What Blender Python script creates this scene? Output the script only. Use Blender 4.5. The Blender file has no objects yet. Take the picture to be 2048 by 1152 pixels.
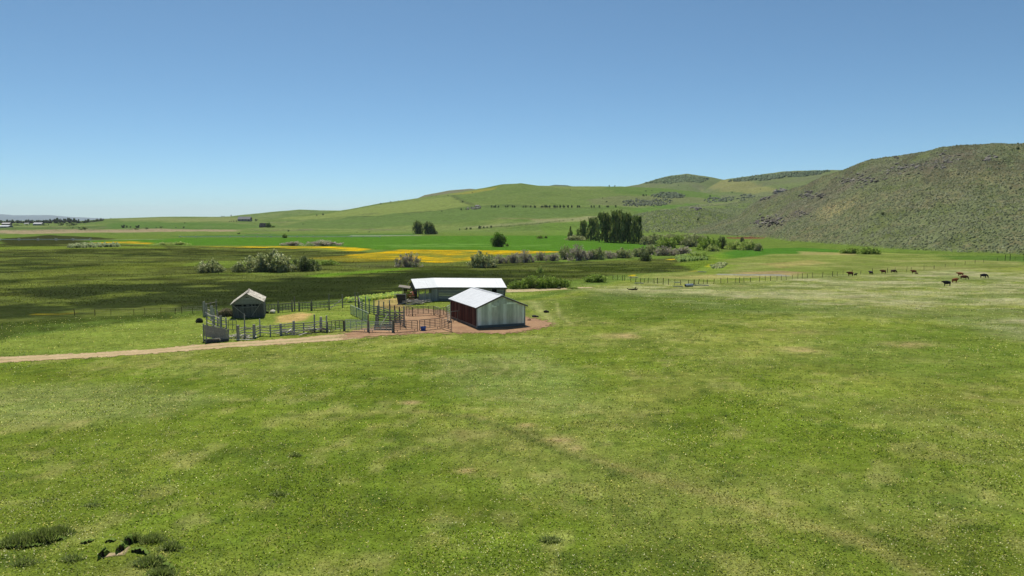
import bpy, bmesh, math, random
import numpy as np
from mathutils import Vector
R = math.radians
# ------------------------------------------------------------------ camera, sky, sun, exposure
scn = bpy.context.scene
col = scn.collection
CAMH, PITCH, F = 16.5, R(5.5), 1409.0          # eye height, tilt, focal length in pixels of the 2048 wide photo
cd = bpy.data.cameras.new('camera'); cam = bpy.data.objects.new('camera', cd); col.objects.link(cam)
cam.location = (0, 0, CAMH); cam.rotation_euler = (R(90) - PITCH, 0, 0)
cd.sensor_width = 36; cd.lens = 36 * F / 2048; cd.clip_start = 0.5; cd.clip_end = 60000
scn.camera = cam
SUN_EL = R(61); SUN_DIR = Vector((-0.30, 1.0, 0)).normalized()
az = math.atan2(SUN_DIR.x, SUN_DIR.y)
w = bpy.data.worlds.new('World'); scn.world = w; w.use_nodes = True
nt = w.node_tree; bg = nt.nodes['Background']
sky = nt.nodes.new('ShaderNodeTexSky'); sky.sky_type = 'NISHITA'; sky.sun_disc = False
sky.sun_elevation = SUN_EL; sky.sun_rotation = az; sky.altitude = 1900
sky.air_density = 0.7; sky.dust_density = 1.4; sky.ozone_density = 3.5
wb = nt.nodes.new('ShaderNodeMix'); wb.data_type = 'RGBA'; wb.blend_type = 'MULTIPLY'; wb.inputs[0].default_value = 1; wb.inputs[7].default_value = (0.79, 1.04, 1.0, 1)
nt.links.new(sky.outputs[0], wb.inputs[6]); nt.links.new(wb.outputs[2], bg.inputs[0]); bg.inputs[1].default_value = 0.079
sl = bpy.data.lights.new('sun', 'SUN'); sl.energy = 4.0; sl.angle = R(0.55); sl.color = (1, 0.94, 0.84)
so = bpy.data.objects.new('sun', sl); col.objects.link(so)
sdir = Vector((SUN_DIR.x * math.cos(SUN_EL), SUN_DIR.y * math.cos(SUN_EL), math.sin(SUN_EL)))
so.rotation_euler = sdir.to_track_quat('Z', 'Y').to_euler(); so.location = (0, 0, 60)
scn.view_settings.view_transform = 'Standard'; scn.view_settings.look = 'None'
scn.view_settings.exposure = 0.5; scn.view_settings.gamma = 1
KA = 0.73                                       # photo colour (linear) -> surface albedo
# ------------------------------------------------------------------ numpy helpers
def s2l(c):
    c = np.asarray(c, float) / 255.0
    return np.where(c <= 0.04045, c / 12.92, ((c + 0.055) / 1.055) ** 2.4)
def alb(c, k=1.0): return tuple(float(v) for v in s2l(c) * KA * k)
def hsh(ix, iy, s):
    n = (ix.astype(np.int64) * 374761393 + iy.astype(np.int64) * 668265263 + s * 1442695041) & 0x7fffffff
    n = ((n ^ (n >> 13)) * 1274126177) & 0x7fffffff
    return ((n ^ (n >> 16)) & 0xffff) / 65535.0
def vn(x, y, s=0):
    ix = np.floor(x); iy = np.floor(y); fx = x - ix; fy = y - iy
    fx = fx * fx * (3 - 2 * fx); fy = fy * fy * (3 - 2 * fy)
    a = hsh(ix, iy, s); b = hsh(ix + 1, iy, s); c = hsh(ix, iy + 1, s); d = hsh(ix + 1, iy + 1, s)
    return a + (b - a) * fx + (c - a) * fy + (a - b - c + d) * fx * fy
def fbm(x, y, s=0, o=4):
    t = 0; am = 0.5; n = 0
    for k in range(o):
        t = t + am * vn(x * 2 ** k + 17.3 * k, y * 2 ** k - 9.1 * k, s + k); n += am; am *= 0.55
    return t / n
def sm(t): t = np.clip(t, 0, 1); return t * t * (3 - 2 * t)
def smax(a, b, k=2.0):
    h = np.maximum(k - np.abs(a - b), 0) / k
    return np.maximum(a, b) + h * h * k * 0.25
def ip(x, pts): p = np.array(pts, float); return np.interp(x, p[:, 0], p[:, 1])
def dep(y): return CAMH * 1422.0 / (y - 440.3)   # depth of level ground seen at photo row y
# ------------------------------------------------------------------ terrain: each hill = crest line (column, row), crest depth, foot depth
HILLS = [
 # pale low hill far left and the ridge behind it
 dict(c=[(-900,452),(140,444),(200,438.6),(240,436.5),(330,433.5),(460,433.5),(520,437),(640,444),(2048,470)], d=[(0,2300),(2048,2300)], f=[(0,1500),(700,1350)], n=2),
 dict(c=[(300,470),(430,436),(480,430),(560,422),(600,419.5),(690,421),(760,428),(900,440)], d=[(0,3300),(2048,3300)], f=[(0,2500),(2048,2500)], n=4),
 # main green hill
 dict(c=[(430,450),(560,436),(660,424),(690,420),(760,407),(830,397),(870,391),(920,384),(975,374),(1005,368.5),(1043,366.5),(1078,372),(1130,373),(1245,373),(1330,377),(1450,390),(1600,420),(1900,440)], d=[(560,2100),(800,2300),(1043,2200),(1245,2300),(1500,2500)], f=[(500,1250),(850,1050),(1100,1000),(1300,1050),(1600,1200)], n=5),
 dict(c=[(780,420),(850,390),(900,381),(940,378),(975,380),(1060,400)], d=[(0,3300),(2048,3300)], f=[(0,2600),(2048,2600)], n=5),
 dict(c=[(1060,400),(1088,374),(1110,369),(1135,370.5),(1160,376),(1200,400)], d=[(0,7000),(2048,7000)], f=[(0,5600),(2048,5600)], n=5),
 # far rounded summit and the long ridge to its right
 dict(c=[(1180,400),(1240,374),(1277,369),(1314,358),(1338,352),(1373,348),(1408,352),(1445,359.5),(1500,366),(1600,380),(1750,400)], d=[(1200,3200),(1500,3300)], f=[(1200,2300),(1500,2300)], n=7),
 dict(c=[(1380,395),(1440,361),(1455,358),(1502,351.5),(1567,342.5),(1682,340),(1800,345),(2600,350)], d=[(1400,2700),(1700,2500)], f=[(1400,1700),(1700,1500)], n=7),
 # small knoll
 dict(c=[(1210,468),(1240,440),(1279,427),(1314,421.5),(1373,416),(1392,414.5),(1420,420),(1460,430),(1520,440),(1600,470)], d=[(1200,1020),(1600,1050)], f=[(1200,850),(1600,850)], n=2.2),
 # mid slope between knoll and sage hill
 dict(c=[(1260,445),(1330,420),(1400,408),(1480,398),(1600,385),(1750,380),(2600,380)], d=[(1200,1650),(1800,1600)], f=[(1200,1100),(1800,1050)], n=4),
 # the near sagebrush hill
 dict(c=[(1340,470),(1373,467),(1385,462),(1431,450),(1478,432),(1500,410),(1527,396),(1570,380),(1612,367),(1644,352),(1682,340.5),(1719,325),(1735,320),(1786,312),(1816,307),(1845,303.5),(1875,294.5),(1915,292),(1982,287),(2048,287),(2400,280),(2900,300)],
      d=[(1373,850),(1500,880),(1600,800),(1735,690),(1875,620),(2048,580),(2600,480)],
      f=[(1373,760),(1450,705),(1525,640),(1580,505),(1767,374),(1901,332),(2048,305),(2400,240),(2900,200)], n=2.6, sage=1),
]
for h in HILLS:                                  # a hill ends where its crest line ends
    if h['c'][0][0] > -100: h['c'] = [(h['c'][0][0] - 90, 480)] + h['c']
    if h['c'][-1][0] < 2000: h['c'] = h['c'] + [(h['c'][-1][0] + 90, 480)]
def hill_layers(x, y):
    yy = np.maximum(y, 60.0); pu = 1024 + 1415.5 * x / yy
    out = []
    for i, h in enumerate(HILLS):
        D = ip(pu, h['d']); Fd = ip(pu, h['f']); zc = CAMH + (440.3 - ip(pu, h['c'])) / 1422.0 * D
        zc = np.maximum(zc, -2.0)
        t = (yy - Fd) / (D - Fd)
        s = np.where(t < 1, np.clip(t, 0, 1) ** 1.12 * (1.10 - 0.10 * np.clip(t, 0, 1)), 1 - 0.75 * sm((t - 1) / 1.6))
        s = s * sm(t * 8 + 0.0)
        nz = (fbm(x / 90.0, y / 90.0, 30 + i) - 0.5) * 2 * h['n'] * (1 if h.get('sage') else 1.6) * sm(t * 2.2) * (1 - 0.75 * np.exp(-((t - 1) / 0.12) ** 2))
        if h.get('sage'):
            nz = nz + (fbm((x - 0.55 * y) / 30.0, (y + .4 * x) / 70.0, 77, 5) - 0.5) * 9 * sm(t * 3) * (1 - .6 * np.exp(-((t - 1) / 0.1) ** 2)) - 2.2 * np.abs(fbm(x / 22.0, y / 60.0, 79, 3) - .5) * sm(t * 3)
        out.append(np.where(t > 0, zc * s + nz, -2))
    return out, pu, yy
def H(x, y, parts=False):
    x = np.asarray(x, float); y = np.asarray(y, float)
    L, pu, yy = hill_layers(x, y)
    base = (fbm(x / 38.0, y / 38.0, 5, 2) - 0.5) * 0.5 * sm((y - 170) / 200) + (fbm(x / 23.0, y / 23.0, 8, 2) - 0.5) * 0.12
    z = base
    for l in L: z = smax(z, l + 0 * base, 1.6)
    if parts: return z, L, pu
    return z
def ray(px, py):
    u = (px - 1024) / F; v = (576 - py) / F
    return np.array([u, math.cos(PITCH) + v * math.sin(PITCH), -math.sin(PITCH) + v * math.cos(PITCH)])
_T = np.geomspace(20, 30000, 1500)
def at(px, py):
    d = ray(px, py)
    def cross(ts):
        z = CAMH + ts * d[2]; g = H(ts * d[0], ts * d[1]); k = np.nonzero(z < g)[0]
        return k[0] if len(k) else None
    k = cross(_T)
    if k is None: k = len(_T) - 1
    k = max(k, 1)
    T2 = np.linspace(_T[k - 1], _T[k], 12); j = cross(T2)
    t = T2[j] if j is not None else _T[k]
    x, y = t * d[0], t * d[1]
    return Vector((x, y, float(H(x, y))))
def U(px, py, z):                                # the point at height z seen at this place of the photo
    d = ray(px, py); t = (z - CAMH) / d[2]
    return Vector((t * d[0], t * d[1], z))
def gz(x, y): return float(H(x, y))
# ------------------------------------------------------------------ materials
def mat(name, base=(0.5,0.5,0.5), rough=0.85, metallic=0.0, spec=0.3):
    m = bpy.data.materials.new(name); m.use_nodes = True
    b = m.node_tree.nodes['Principled BSDF']
    b.inputs['Base Color'].default_value = (*base, 1); b.inputs['Roughness'].default_value = rough
    b.inputs['Metallic'].default_value = metallic; b.inputs['Specular IOR Level'].default_value = spec
    return m
class G:
    def __init__(s, m): s.t = m.node_tree; s.b = s.t.nodes.get('Principled BSDF')
    def n(s, typ, **k):
        o = s.t.nodes.new(typ)
        for a, v in k.items(): setattr(o, a, v)
        return o
    def l(s, a, b): s.t.links.new(a, b)
    def pos(s): return s.n('ShaderNodeNewGeometry').outputs['Position']
    def obj(s): return s.n('ShaderNodeTexCoord').outputs['Object']
    def mapping(s, v, sc): 
        m = s.n('ShaderNodeMapping'); m.inputs['Scale'].default_value = sc; s.l(v, m.inputs['Vector']); return m.outputs[0]
    def noise(s, v, scale, detail=4, rough=0.6, dist=0):
        o = s.n('ShaderNodeTexNoise'); o.inputs['Scale'].default_value = scale; o.inputs['Detail'].default_value = detail
        o.inputs['Roughness'].default_value = rough; o.inputs['Distortion'].default_value = dist; s.l(v, o.inputs['Vector']); return o.outputs['Fac']
    def vor(s, v, scale, out='Distance'):
        o = s.n('ShaderNodeTexVoronoi'); o.inputs['Scale'].default_value = scale; s.l(v, o.inputs['Vector']); return o.outputs[out]
    def rng(s, v, a, b, c, d):
        o = s.n('ShaderNodeMapRange'); 
        for i, q in enumerate((a, b, c, d)): o.inputs[1 + i].default_value = q
        s.l(v, o.inputs[0]); return o.outputs[0]
    def math(s, op, a, b=None):
        o = s.n('ShaderNodeMath', operation=op)
        for i, q in enumerate((a, b)):
            if q is None: continue
            if isinstance(q, (int, float)): o.inputs[i].default_value = q
            else: s.l(q, o.inputs[i])
        return o.outputs[0]
    def mix(s, fac, a, b, mode='MIX'):
        o = s.n('ShaderNodeMix', data_type='RGBA', blend_type=mode)
        for i, q in ((0, fac), (6, a), (7, b)):
            if isinstance(q, (int, float)): o.inputs[i].default_value = q
            elif isinstance(q, (tuple, list)): o.inputs[i].default_value = (*q[:3], 1)
            else: s.l(q, o.inputs[i])
        return o.outputs[2]
    def attr(s, name, out='Color'): 
        o = s.n('ShaderNodeAttribute'); o.attribute_name = name; return o.outputs[out]
    def gray(s, f):
        o = s.n('ShaderNodeCombineColor'); 
        for i in range(3): s.l(f, o.inputs[i])
        return o.outputs[0]
    def bump(s, h, strength=0.5, dist=0.05):
        o = s.n('ShaderNodeBump'); o.inputs['Strength'].default_value = strength; o.inputs['Distance'].default_value = dist
        s.l(h, o.inputs['Height']); s.l(o.outputs[0], s.b.inputs['Normal'])
M = {}
def tint_mat(name, rough=0.85, nscale=6.0, amt=0.35, spec=0.2, stretch=(1,1,1), metallic=0.0, bump=0.0):
    """colour from the mesh's own 'tint' attribute, broken up by grain"""
    m = mat(name, rough=rough, spec=spec, metallic=metallic); g = G(m); c = g.attr('tint')
    p = g.mapping(g.obj(), stretch); nz = g.noise(p, nscale, 5, 0.65)
    f = g.gray(g.rng(nz, 0.25, 0.75, 1 - amt, 1 + amt))
    g.l(g.mix(1.0, c, f, 'MULTIPLY'), g.b.inputs['Base Color'])
    if bump: g.bump(nz, bump, 0.02)
    M[name] = m; return m
def leaf_mat(name, trans=0.35, up=(.7, .7), gain=1.0):
    m = mat(name, rough=0.7, spec=0.15); g = G(m); c = g.attr('tint')
    c = g.mix(1.0, c, (gain, gain, gain), 'MULTIPLY'); g.l(c, g.b.inputs['Base Color'])
    geo = g.n('ShaderNodeNewGeometry'); va = g.n('ShaderNodeVectorMath', operation='MULTIPLY_ADD'); g.l(geo.outputs['Normal'], va.inputs[0]); va.inputs[1].default_value = (up[0],) * 3; va.inputs[2].default_value = (0, 0, up[1])
    vn_ = g.n('ShaderNodeVectorMath', operation='NORMALIZE'); g.l(va.outputs[0], vn_.inputs[0]); g.l(vn_.outputs[0], g.b.inputs['Normal'])
    t = g.n('ShaderNodeBsdfTranslucent'); g.l(g.mix(1.0, c, (1.15, 1.15, 0.75), 'MULTIPLY'), t.inputs[0])
    ms = g.n('ShaderNodeMixShader'); ms.inputs[0].default_value = trans
    out = g.t.nodes['Material Output']; g.l(g.b.outputs[0], ms.inputs[1]); g.l(t.outputs[0], ms.inputs[2]); g.l(ms.outputs[0], out.inputs[0])
    M[name] = m; return m
leaf_mat('leaf', 0.3, (.7, .8), 1.6); leaf_mat('grass_blade', 0.5, (.2, 1), 1.4); leaf_mat('sage_leaf', 0.1, (1, .25), 1.3)
tint_mat('weathered_wood', 0.9, 9, 0.4, stretch=(1, 1, 1)); tint_mat('old_plank', 0.9, 5, 0.45, stretch=(3, 3, 0.6))
tint_mat('sheet_metal', 0.42, 1.2, 0.22, spec=0.5, stretch=(2.5, 2.5, 0.5), metallic=0.55); tint_mat('red_board', 0.8, 2.2, 0.55, stretch=(2, 2, 0.3))
tint_mat('roof_metal', 0.45, 0.9, 0.10, spec=0.4); tint_mat('shingle', 0.9, 7, 0.4)
tint_mat('steel_tube', 0.5, 8, 0.2, spec=0.5); tint_mat('hide', 0.7, 6, 0.3, spec=0.3); tint_mat('rock', 0.9, 1.3, 0.4, bump=0.6)
tint_mat('bark', 0.95, 8, 0.4); tint_mat('plastic', 0.4, 3, 0.06, spec=0.5); tint_mat('far_wall', 0.8, 0.4, 0.12)
tint_mat('soil', 0.95, 5, 0.4)
# ------------------------------------------------------------------ mesh builders
def np_mesh(name, V, Fc, material, tint=None, parent=None, smooth=False, link=True):
    V = np.asarray(V, np.float32); Fc = np.asarray(Fc, np.int32); k = Fc.shape[1]
    me = bpy.data.meshes.new(name); me.vertices.add(len(V)); me.vertices.foreach_set('co', V.ravel())
    me.loops.add(Fc.size); me.loops.foreach_set('vertex_index', Fc.ravel())
    me.polygons.add(len(Fc)); me.polygons.foreach_set('loop_start', np.arange(0, Fc.size, k, dtype=np.int32))
    if smooth: me.polygons.foreach_set('use_smooth', np.ones(len(Fc), bool))
    me.update(calc_edges=True)
    if tint is not None:
        a = me.color_attributes.new('tint', 'FLOAT_COLOR', 'POINT')
        t = np.ones((len(V), 4), np.float32); t[:, :3] = tint; a.data.foreach_set('color', t.ravel())
    me.materials.append(material)
    o = bpy.data.objects.new(name, me)
    if link: col.objects.link(o)
    if parent: o.parent = parent
    return o
class MB:
    """collects shapes; build() links them as one mesh object"""
    def __init__(s): s.v = []; s.f = []; s.c = []
    def add(s, vs, fs, c):
        b = len(s.v); s.v += [tuple(v) for v in vs]; s.f += [tuple(b + i for i in f) for f in fs]; s.c += [c] * len(vs); return s
    def box(s, a, b, w, h, c, up=Vector((0, 0, 1))):
        """a bar from a to b, w wide, h thick"""
        a = Vector(a); b = Vector(b); d = (b - a).normalized()
        sd = d.cross(up)
        if sd.length < 1e-3: sd = Vector((1, 0, 0))
        sd.normalize(); u = sd.cross(d).normalized()
        vs = [p + sd * sx * w / 2 + u * sy * h / 2 for p in (a, b) for sx, sy in ((-1,-1),(1,-1),(1,1),(-1,1))]
        return s.add(vs, [(0,3,2,1),(4,5,6,7),(0,1,5,4),(1,2,6,5),(2,3,7,6),(3,0,4,7)], c)
    def tube(s, pts, rs, c, n=6, caps=True):
        pts = [Vector(p) for p in pts]
        if isinstance(rs, (int, float)): rs = [rs] * len(pts)
        vs = []; fs = []
        for i, p in enumerate(pts):
            d = (pts[min(i+1, len(pts)-1)] - pts[max(i-1, 0)]).normalized()
            a = d.cross(Vector((0, 0, 1)));  a = a if a.length > 1e-2 else Vector((1, 0, 0)); a.normalize(); b = a.cross(d)
            for k in range(n):
                t = 2 * math.pi * k / n; vs.append(p + (a * math.cos(t) + b * math.sin(t)) * rs[i])
        for i in range(len(pts) - 1):
            for k in range(n):
                fs.append((i*n+k, i*n+(k+1)%n, (i+1)*n+(k+1)%n, (i+1)*n+k))
        if caps: fs += [tuple(range(n)), tuple((len(pts)-1)*n + k for k in reversed(range(n)))]
        return s.add(vs, fs, c)
    def quad(s, p, c): return s.add(p, [tuple(range(len(p)))], c)
    def slab(s, p, t, c):
        """polygon p extruded by vector t"""
        n = len(p); t = Vector(t); vs = [Vector(q) for q in p] + [Vector(q) + t for q in p]
        return s.add(vs, [tuple(range(n))[::-1], tuple(range(n, 2*n))] + [(i, (i+1)%n, n+(i+1)%n, n+i) for i in range(n)], c)
    def build(s, name, material, parent=None, smooth=False):
        me = bpy.data.meshes.new(name); me.from_pydata(s.v, [], s.f); me.update()
        a = me.color_attributes.new('tint', 'FLOAT_COLOR', 'POINT')
        t = np.ones((len(s.v), 4), np.float32); t[:, :3] = np.array(s.c); a.data.foreach_set('color', t.ravel())
        bm = bmesh.new(); bm.from_mesh(me); bmesh.ops.recalc_face_normals(bm, faces=bm.faces); bm.to_mesh(me); bm.free()
        if smooth: me.polygons.foreach_set('use_smooth', [True] * len(me.polygons))
        me.materials.append(M[material])
        o = bpy.data.objects.new(name, me); col.objects.link(o)
        if parent:
            o.parent = parent
            o.data.transform(parent.matrix_basis.inverted())
        return o
def tag(o, label, cat, group=None, kind=None):
    o['label'] = label; o['category'] = cat
    if group: o['group'] = group
    if kind: o['kind'] = kind
    return o
def struct(o): o['kind'] = 'structure'; return o
def thing(name, loc, label, cat, group=None):
    o = bpy.data.objects.new(name, None); col.objects.link(o); o.location = loc; o.empty_display_size = 0.3
    o.matrix_basis = o.matrix_basis
    return tag(o, label, cat, group)
def copy_tree(o, parent=None):
    c = o.copy(); col.objects.link(c); c.parent = parent
    for ch in o.children: copy_tree(ch, c)
    return c
def jit(c, rng, a=0.2):
    k = 1 + rng.uniform(-a, a); return tuple(v * k for v in c)
# ------------------------------------------------------------------ polygons on the ground
def wpoly(pts): return np.array([tuple(at(*p))[:2] for p in pts])
def inside(P, x, y):
    r = np.zeros(x.shape, bool); n = len(P)
    for i in range(n):
        x1, y1 = P[i]; x2, y2 = P[(i + 1) % n]
        if y1 == y2: continue
        c = ((y1 > y) != (y2 > y)) & (x < (x2 - x1) * (y - y1) / (y2 - y1) + x1); r ^= c
    return r
def sdist(P, x, y):
    d = np.full(x.shape, 1e9); n = len(P)
    for i in range(n):
        a = P[i]; b = P[(i + 1) % n]; e = b - a; L = (e ** 2).sum() + 1e-9
        t = np.clip(((x - a[0]) * e[0] + (y - a[1]) * e[1]) / L, 0, 1)
        d = np.minimum(d, np.hypot(x - a[0] - t * e[0], y - a[1] - t * e[1]))
    return np.where(inside(P, x, y), d, -d)
# ------------------------------------------------------------------ the ground sheet
NX, NY = 1000, 900
sx = np.linspace(-1.35, 1.35, NX); ry = np.geomspace(12, 26000, NY)
S_, R_ = np.meshgrid(sx, ry); gy = R_ - 60; gx = S_ * (R_ + 15)
gx[0] *= 1
gZ, LAY, PU = H(gx, gy, True)
X, Y = gx, gy
C = np.zeros(X.shape + (3,))
def lay(mask, c, jitter=0.12):
    m = np.clip(mask, 0, 1)[..., None]; C[:] = C * (1 - m) + np.array(alb(c)) * m
C[:] = alb((98, 120, 52))
n1 = fbm(X / 60, Y / 60, 1); n2 = fbm(X / 14, Y / 14, 2); n3 = fbm(X / 5, Y / 5, 3, 3); n4 = fbm(X / 170, Y / 170, 4)
n5 = fbm(X / 34, Y / 11, 6, 5)
def zone(pts, soft=1.0, wob=None, world=None):
    """soft mask of a field outlined on the ground; edge widths in metres"""
    P = wpoly(pts) if world is None else np.array(world)
    x0, x1, y0, y1 = P[:,0].min()-soft*4-10, P[:,0].max()+soft*4+10, P[:,1].min()-soft*4-10, P[:,1].max()+soft*4+10
    bb = (X > x0) & (X < x1) & (Y > y0) & (Y < y1); out = np.zeros(X.shape)
    sd = sdist(P, X[bb], Y[bb]) + (n2[bb] - 0.5) * 2 * (soft if wob is None else wob)
    out[bb] = np.clip(sd / soft + 0.5, 0, 1); return out
def thr(n, a, b): return np.clip((n - a) / (b - a), 0, 1)
far = sm((Y - 700) / 500)
# valley floor, mid distance
lay(far, (108, 128, 68)); lay(far * thr(n1, .45, .6), (96, 120, 58)); lay(far * thr(n4, .5, .65) * .7, (124, 138, 78))
# near pasture
past = zone([(-700,1500),(-700,735),(0,712),(200,704),(410,688),(560,672),(650,662),(720,655),(900,640),(1060,600),(1180,575),(1245,561),(1400,560),(1500,557),(1700,550),(1900,536),(2048,530),(2500,520),(2900,1500)], 2.5)
nearm = past
lay(nearm, (125, 139, 58)); lay(nearm * thr(n1, .42, .6), (110, 130, 46)); lay(nearm * thr(n2, .52, .70) * .6, (146, 152, 78))
lay(nearm * thr(fbm(X/9, Y/9, 21), .58, .75) * .4, (92, 114, 40)); lay(nearm * thr(fbm(X/26, Y/26, 12), .56, .72) * .55, (140, 146, 82))
lay(nearm * thr(fbm(X/1.3, Y/1.3, 23, 3), .60, .74) * .6, (82, 104, 42)); lay(nearm * thr(fbm(X/2.2, Y/2.2, 24, 3), .60, .72) * .45, (160, 160, 96))
# pale clover drifts in the right pasture
rp = zone([(1180,575),(1250,566),(1500,560),(1900,540),(2048,545),(2300,560),(2300,720),(2048,690),(1850,640),(1500,620),(1300,610),(1150,600)], 14)
lay(rp * (.12 + .68 * thr(n5, .44, .62)), (166, 166, 122))
lay(rp * thr(fbm(X/5, Y/3, 35, 4), .52, .62) * .5, (180, 178, 138)); lay(rp * thr(fbm(X/7, Y/3, 36, 4), .54, .64) * .5, (98, 118, 56)); lay(rp * thr(fbm(X/18, Y/9, 33, 5), .52, .62) * .7, (106, 122, 62))
lay(zone([(1180,582),(1420,590),(1560,620),(1330,650),(1150,640),(1080,610)], 8) * .6, (78, 104, 38))
lay(zone([(1660,660),(1900,640),(2100,660),(2100,760),(1800,750),(1650,720)], 8) * .45, (88, 116, 44))
lay(zone([(-100,770),(300,768),(480,790),(300,840),(0,850),(-100,850)], 4) * .35, (152, 160, 104))
lay(zone([(850,715),(1080,700),(1180,760),(1150,830),(900,790)], 4) * .35, (140, 152, 92))
# grass by the old shed and corrals
lay(zone([(-300,760),(0,712),(400,690),(640,662),(690,640),(1000,600),(1180,572),(1030,586),(830,588),(700,606),(560,622),(400,632),(200,655),(60,672),(-300,700)], 3), (120, 136, 60))
lay(zone([(-300,720),(-20,690),(60,668),(200,650),(420,630),(560,618),(700,604),(760,592),(680,600),(550,612),(300,628),(100,640),(-20,648),(-300,660)], 3) * (.35 + .6 * thr(n3, .4, .6)), (66, 80, 34))
lay(zone([(555,633),(600,626),(622,628),(612,640),(575,646),(550,646)], 1.0, .7) * thr(n3, .3, .5), (186, 162, 104))
lay(zone([(752,600),(800,595),(815,600),(800,612),(755,612)], 1.2) * .8, (172, 150, 100))
lay(zone([(755,612),(800,609),(825,615),(800,620),(758,618)], 1.2) * .6, (156, 124, 92))
lay(zone([(1060,612),(1075,604),(1110,640),(1100,650)], 1.0) * .6, (150, 158, 96))
# marsh: dark sedge and wet meadow
mar = zone([(-900,705),(-20,645),(100,638),(300,627),(550,611),(680,598),(760,590),(830,583),(1010,583),(1060,570),(1170,556),(1250,549),(1380,542),(1440,524),(1430,512),(1290,519),(1130,524),(960,524),(850,523),(690,513),(740,504),(640,500),(560,496),(440,494),(300,491),(160,488),(-900,486)], 3.5, 2)
nA = fbm(X/55, Y/42, 51, 5); nB = fbm(X/24, Y/16, 52, 5); nC = fbm(X/11, Y/8, 53, 4)
lay(mar, (84, 92, 46))
lay(mar * thr(nA * .6 + nB * .4, .53, .44), (56, 68, 33)); lay(mar * thr(nB * .55 + nC * .45, .53, .60) * .85, (100, 112, 50))
nD = fbm(X/34 + 7, Y/7, 54, 4)
lay(mar * thr(nD, .56, .64) * .7, (104, 116, 58)); lay(mar * thr(nD, .43, .36) * .7, (58, 64, 34))
def band(pts, c, s, m=1.0, lo=.42, hi=.56, f=1): lay(zone(pts, s, s * .8) * (m if lo is None else m * thr(1 - nB * .5 - nC * .5, lo, hi) ** f), c)
band([(-50,500),(150,494),(420,496),(640,499),(700,503),(560,507),(300,508),(0,506)], (52, 60, 27), 8, .8)
band([(400,575),(560,556),(800,542),(1000,540),(1090,545),(1060,565),(1000,580),(830,583),(740,592),(600,606),(470,600)], (45, 55, 28), 4, .95, .38, .52)
band([(-200,598),(0,585),(300,566),(480,568),(470,606),(400,620),(200,627),(0,636),(-200,645)], (51, 61, 33), 4, .9, .38, .52)
band([(-100,556),(150,552),(300,552),(480,545),(640,543),(900,534),(1060,538),(1300,526),(1400,530),(1250,543),(1100,548),(800,546),(500,553),(200,562),(-100,575)], (60, 72, 28), 5, .7)
band([(1140,560),(1250,545),(1300,535),(1150,535),(1060,545),(1060,562)], (56, 70, 26), 4, .6)
lay(zone([(0,478),(100,470),(190,474),(230,478),(150,488),(0,490)], 5), (56, 62, 32))
lay(zone([(350,530),(400,522),(640,520),(680,526),(500,540)], 4) * .5, (112, 138, 50))
lay(zone([(30,546),(200,530),(380,522),(380,532),(200,545),(60,556)], 5) * .45, (110, 122, 48))
lay(zone([(-100,495),(60,493),(330,493),(330,497),(60,498),(-100,500)], 3) * .6, (120, 140, 50))
lay(zone([(600,552),(740,541),(800,536),(830,536),(740,546),(640,554)], 2.5) * .75, (102, 138, 40))
# bright green hay field
lay(zone([(150,482),(380,476),(700,474),(830,472),(1130,471),(1200,480),(1290,489),(1330,497),(1180,501),(1100,503),(940,500),(740,499),(690,493),(560,491),(320,490),(240,485)], 4, 1.5), (78, 118, 38))
lay(zone([(330,472),(700,468),(830,467),(830,471),(700,473),(380,475)], 5, 2) * .9, (78, 112, 54))
lay(zone([(740,490),(900,487),(1100,489),(1100,492),(900,494),(740,495)], 3) * thr(n2, .4, .6) * .5, (112, 148, 70))
lay(zone([(150,480),(330,478),(330,479),(150,481)], 3, 1) * .7, (132, 138, 104))
lay(zone([(700,471),(830,470.5),(850,471),(830,471.8),(700,472.2)], 3, 1) * .7, (154, 160, 140))
# yellow flowers
yl = zone([(380,493.5),(560,492.5),(700,494),(746,499),(715,502.5),(640,499.5),(560,496)], 2.5, 2); yl = yl * 1.0; lay(yl * thr(nC, .32, .6), (208, 174, 24))
ym = zone([(700,509),(770,504),(800,499),(900,499.5),(1060,502),(1140,503),(1060,507),(1000,510),(945,513),(950,522),(880,525),(810,522),(750,519),(690,514)], 3, 3)
lay(ym * np.clip(thr(nB * .4 + nC * .6, .40, .56), .12, 1), (206, 168, 24)); lay(ym * thr(nD, .52, .58) * .6, (120, 118, 40))
lay(zone([(600,517),(740,508),(790,512),(790,522),(700,524)], 5, 4) * .45, (150, 136, 34))
lay(zone([(165,486),(250,481.5),(312,486),(300,488.5),(220,486),(170,488)], 3, 1.5) * thr(nC, .3, .6), (190, 156, 40))
for q in ([(1255,551),(1270,549),(1274,553),(1258,554)], [(1290,550.5),(1330,548),(1328,551),(1285,554)], [(1340,547),(1400,540),(1392,545),(1345,549)], [(1408,533),(1418,528),(1432,527),(1428,534),(1412,537)], [(1330,519),(1390,515),(1390,516.5),(1330,520.5)], [(1000,526),(1010,525),(1010,527)]):
    lay(zone(q, .8, .8) * thr(n3, .3, .6), (196, 172, 40))
lay(zone([(680,600),(760,590),(800,588),(800,592),(720,602)], 1.2, 1) * .9, (150, 158, 30))
lay(zone([(60,628),(150,626),(150,627.5),(60,630)], .8, 1) * .35, (190, 170, 40))
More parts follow.
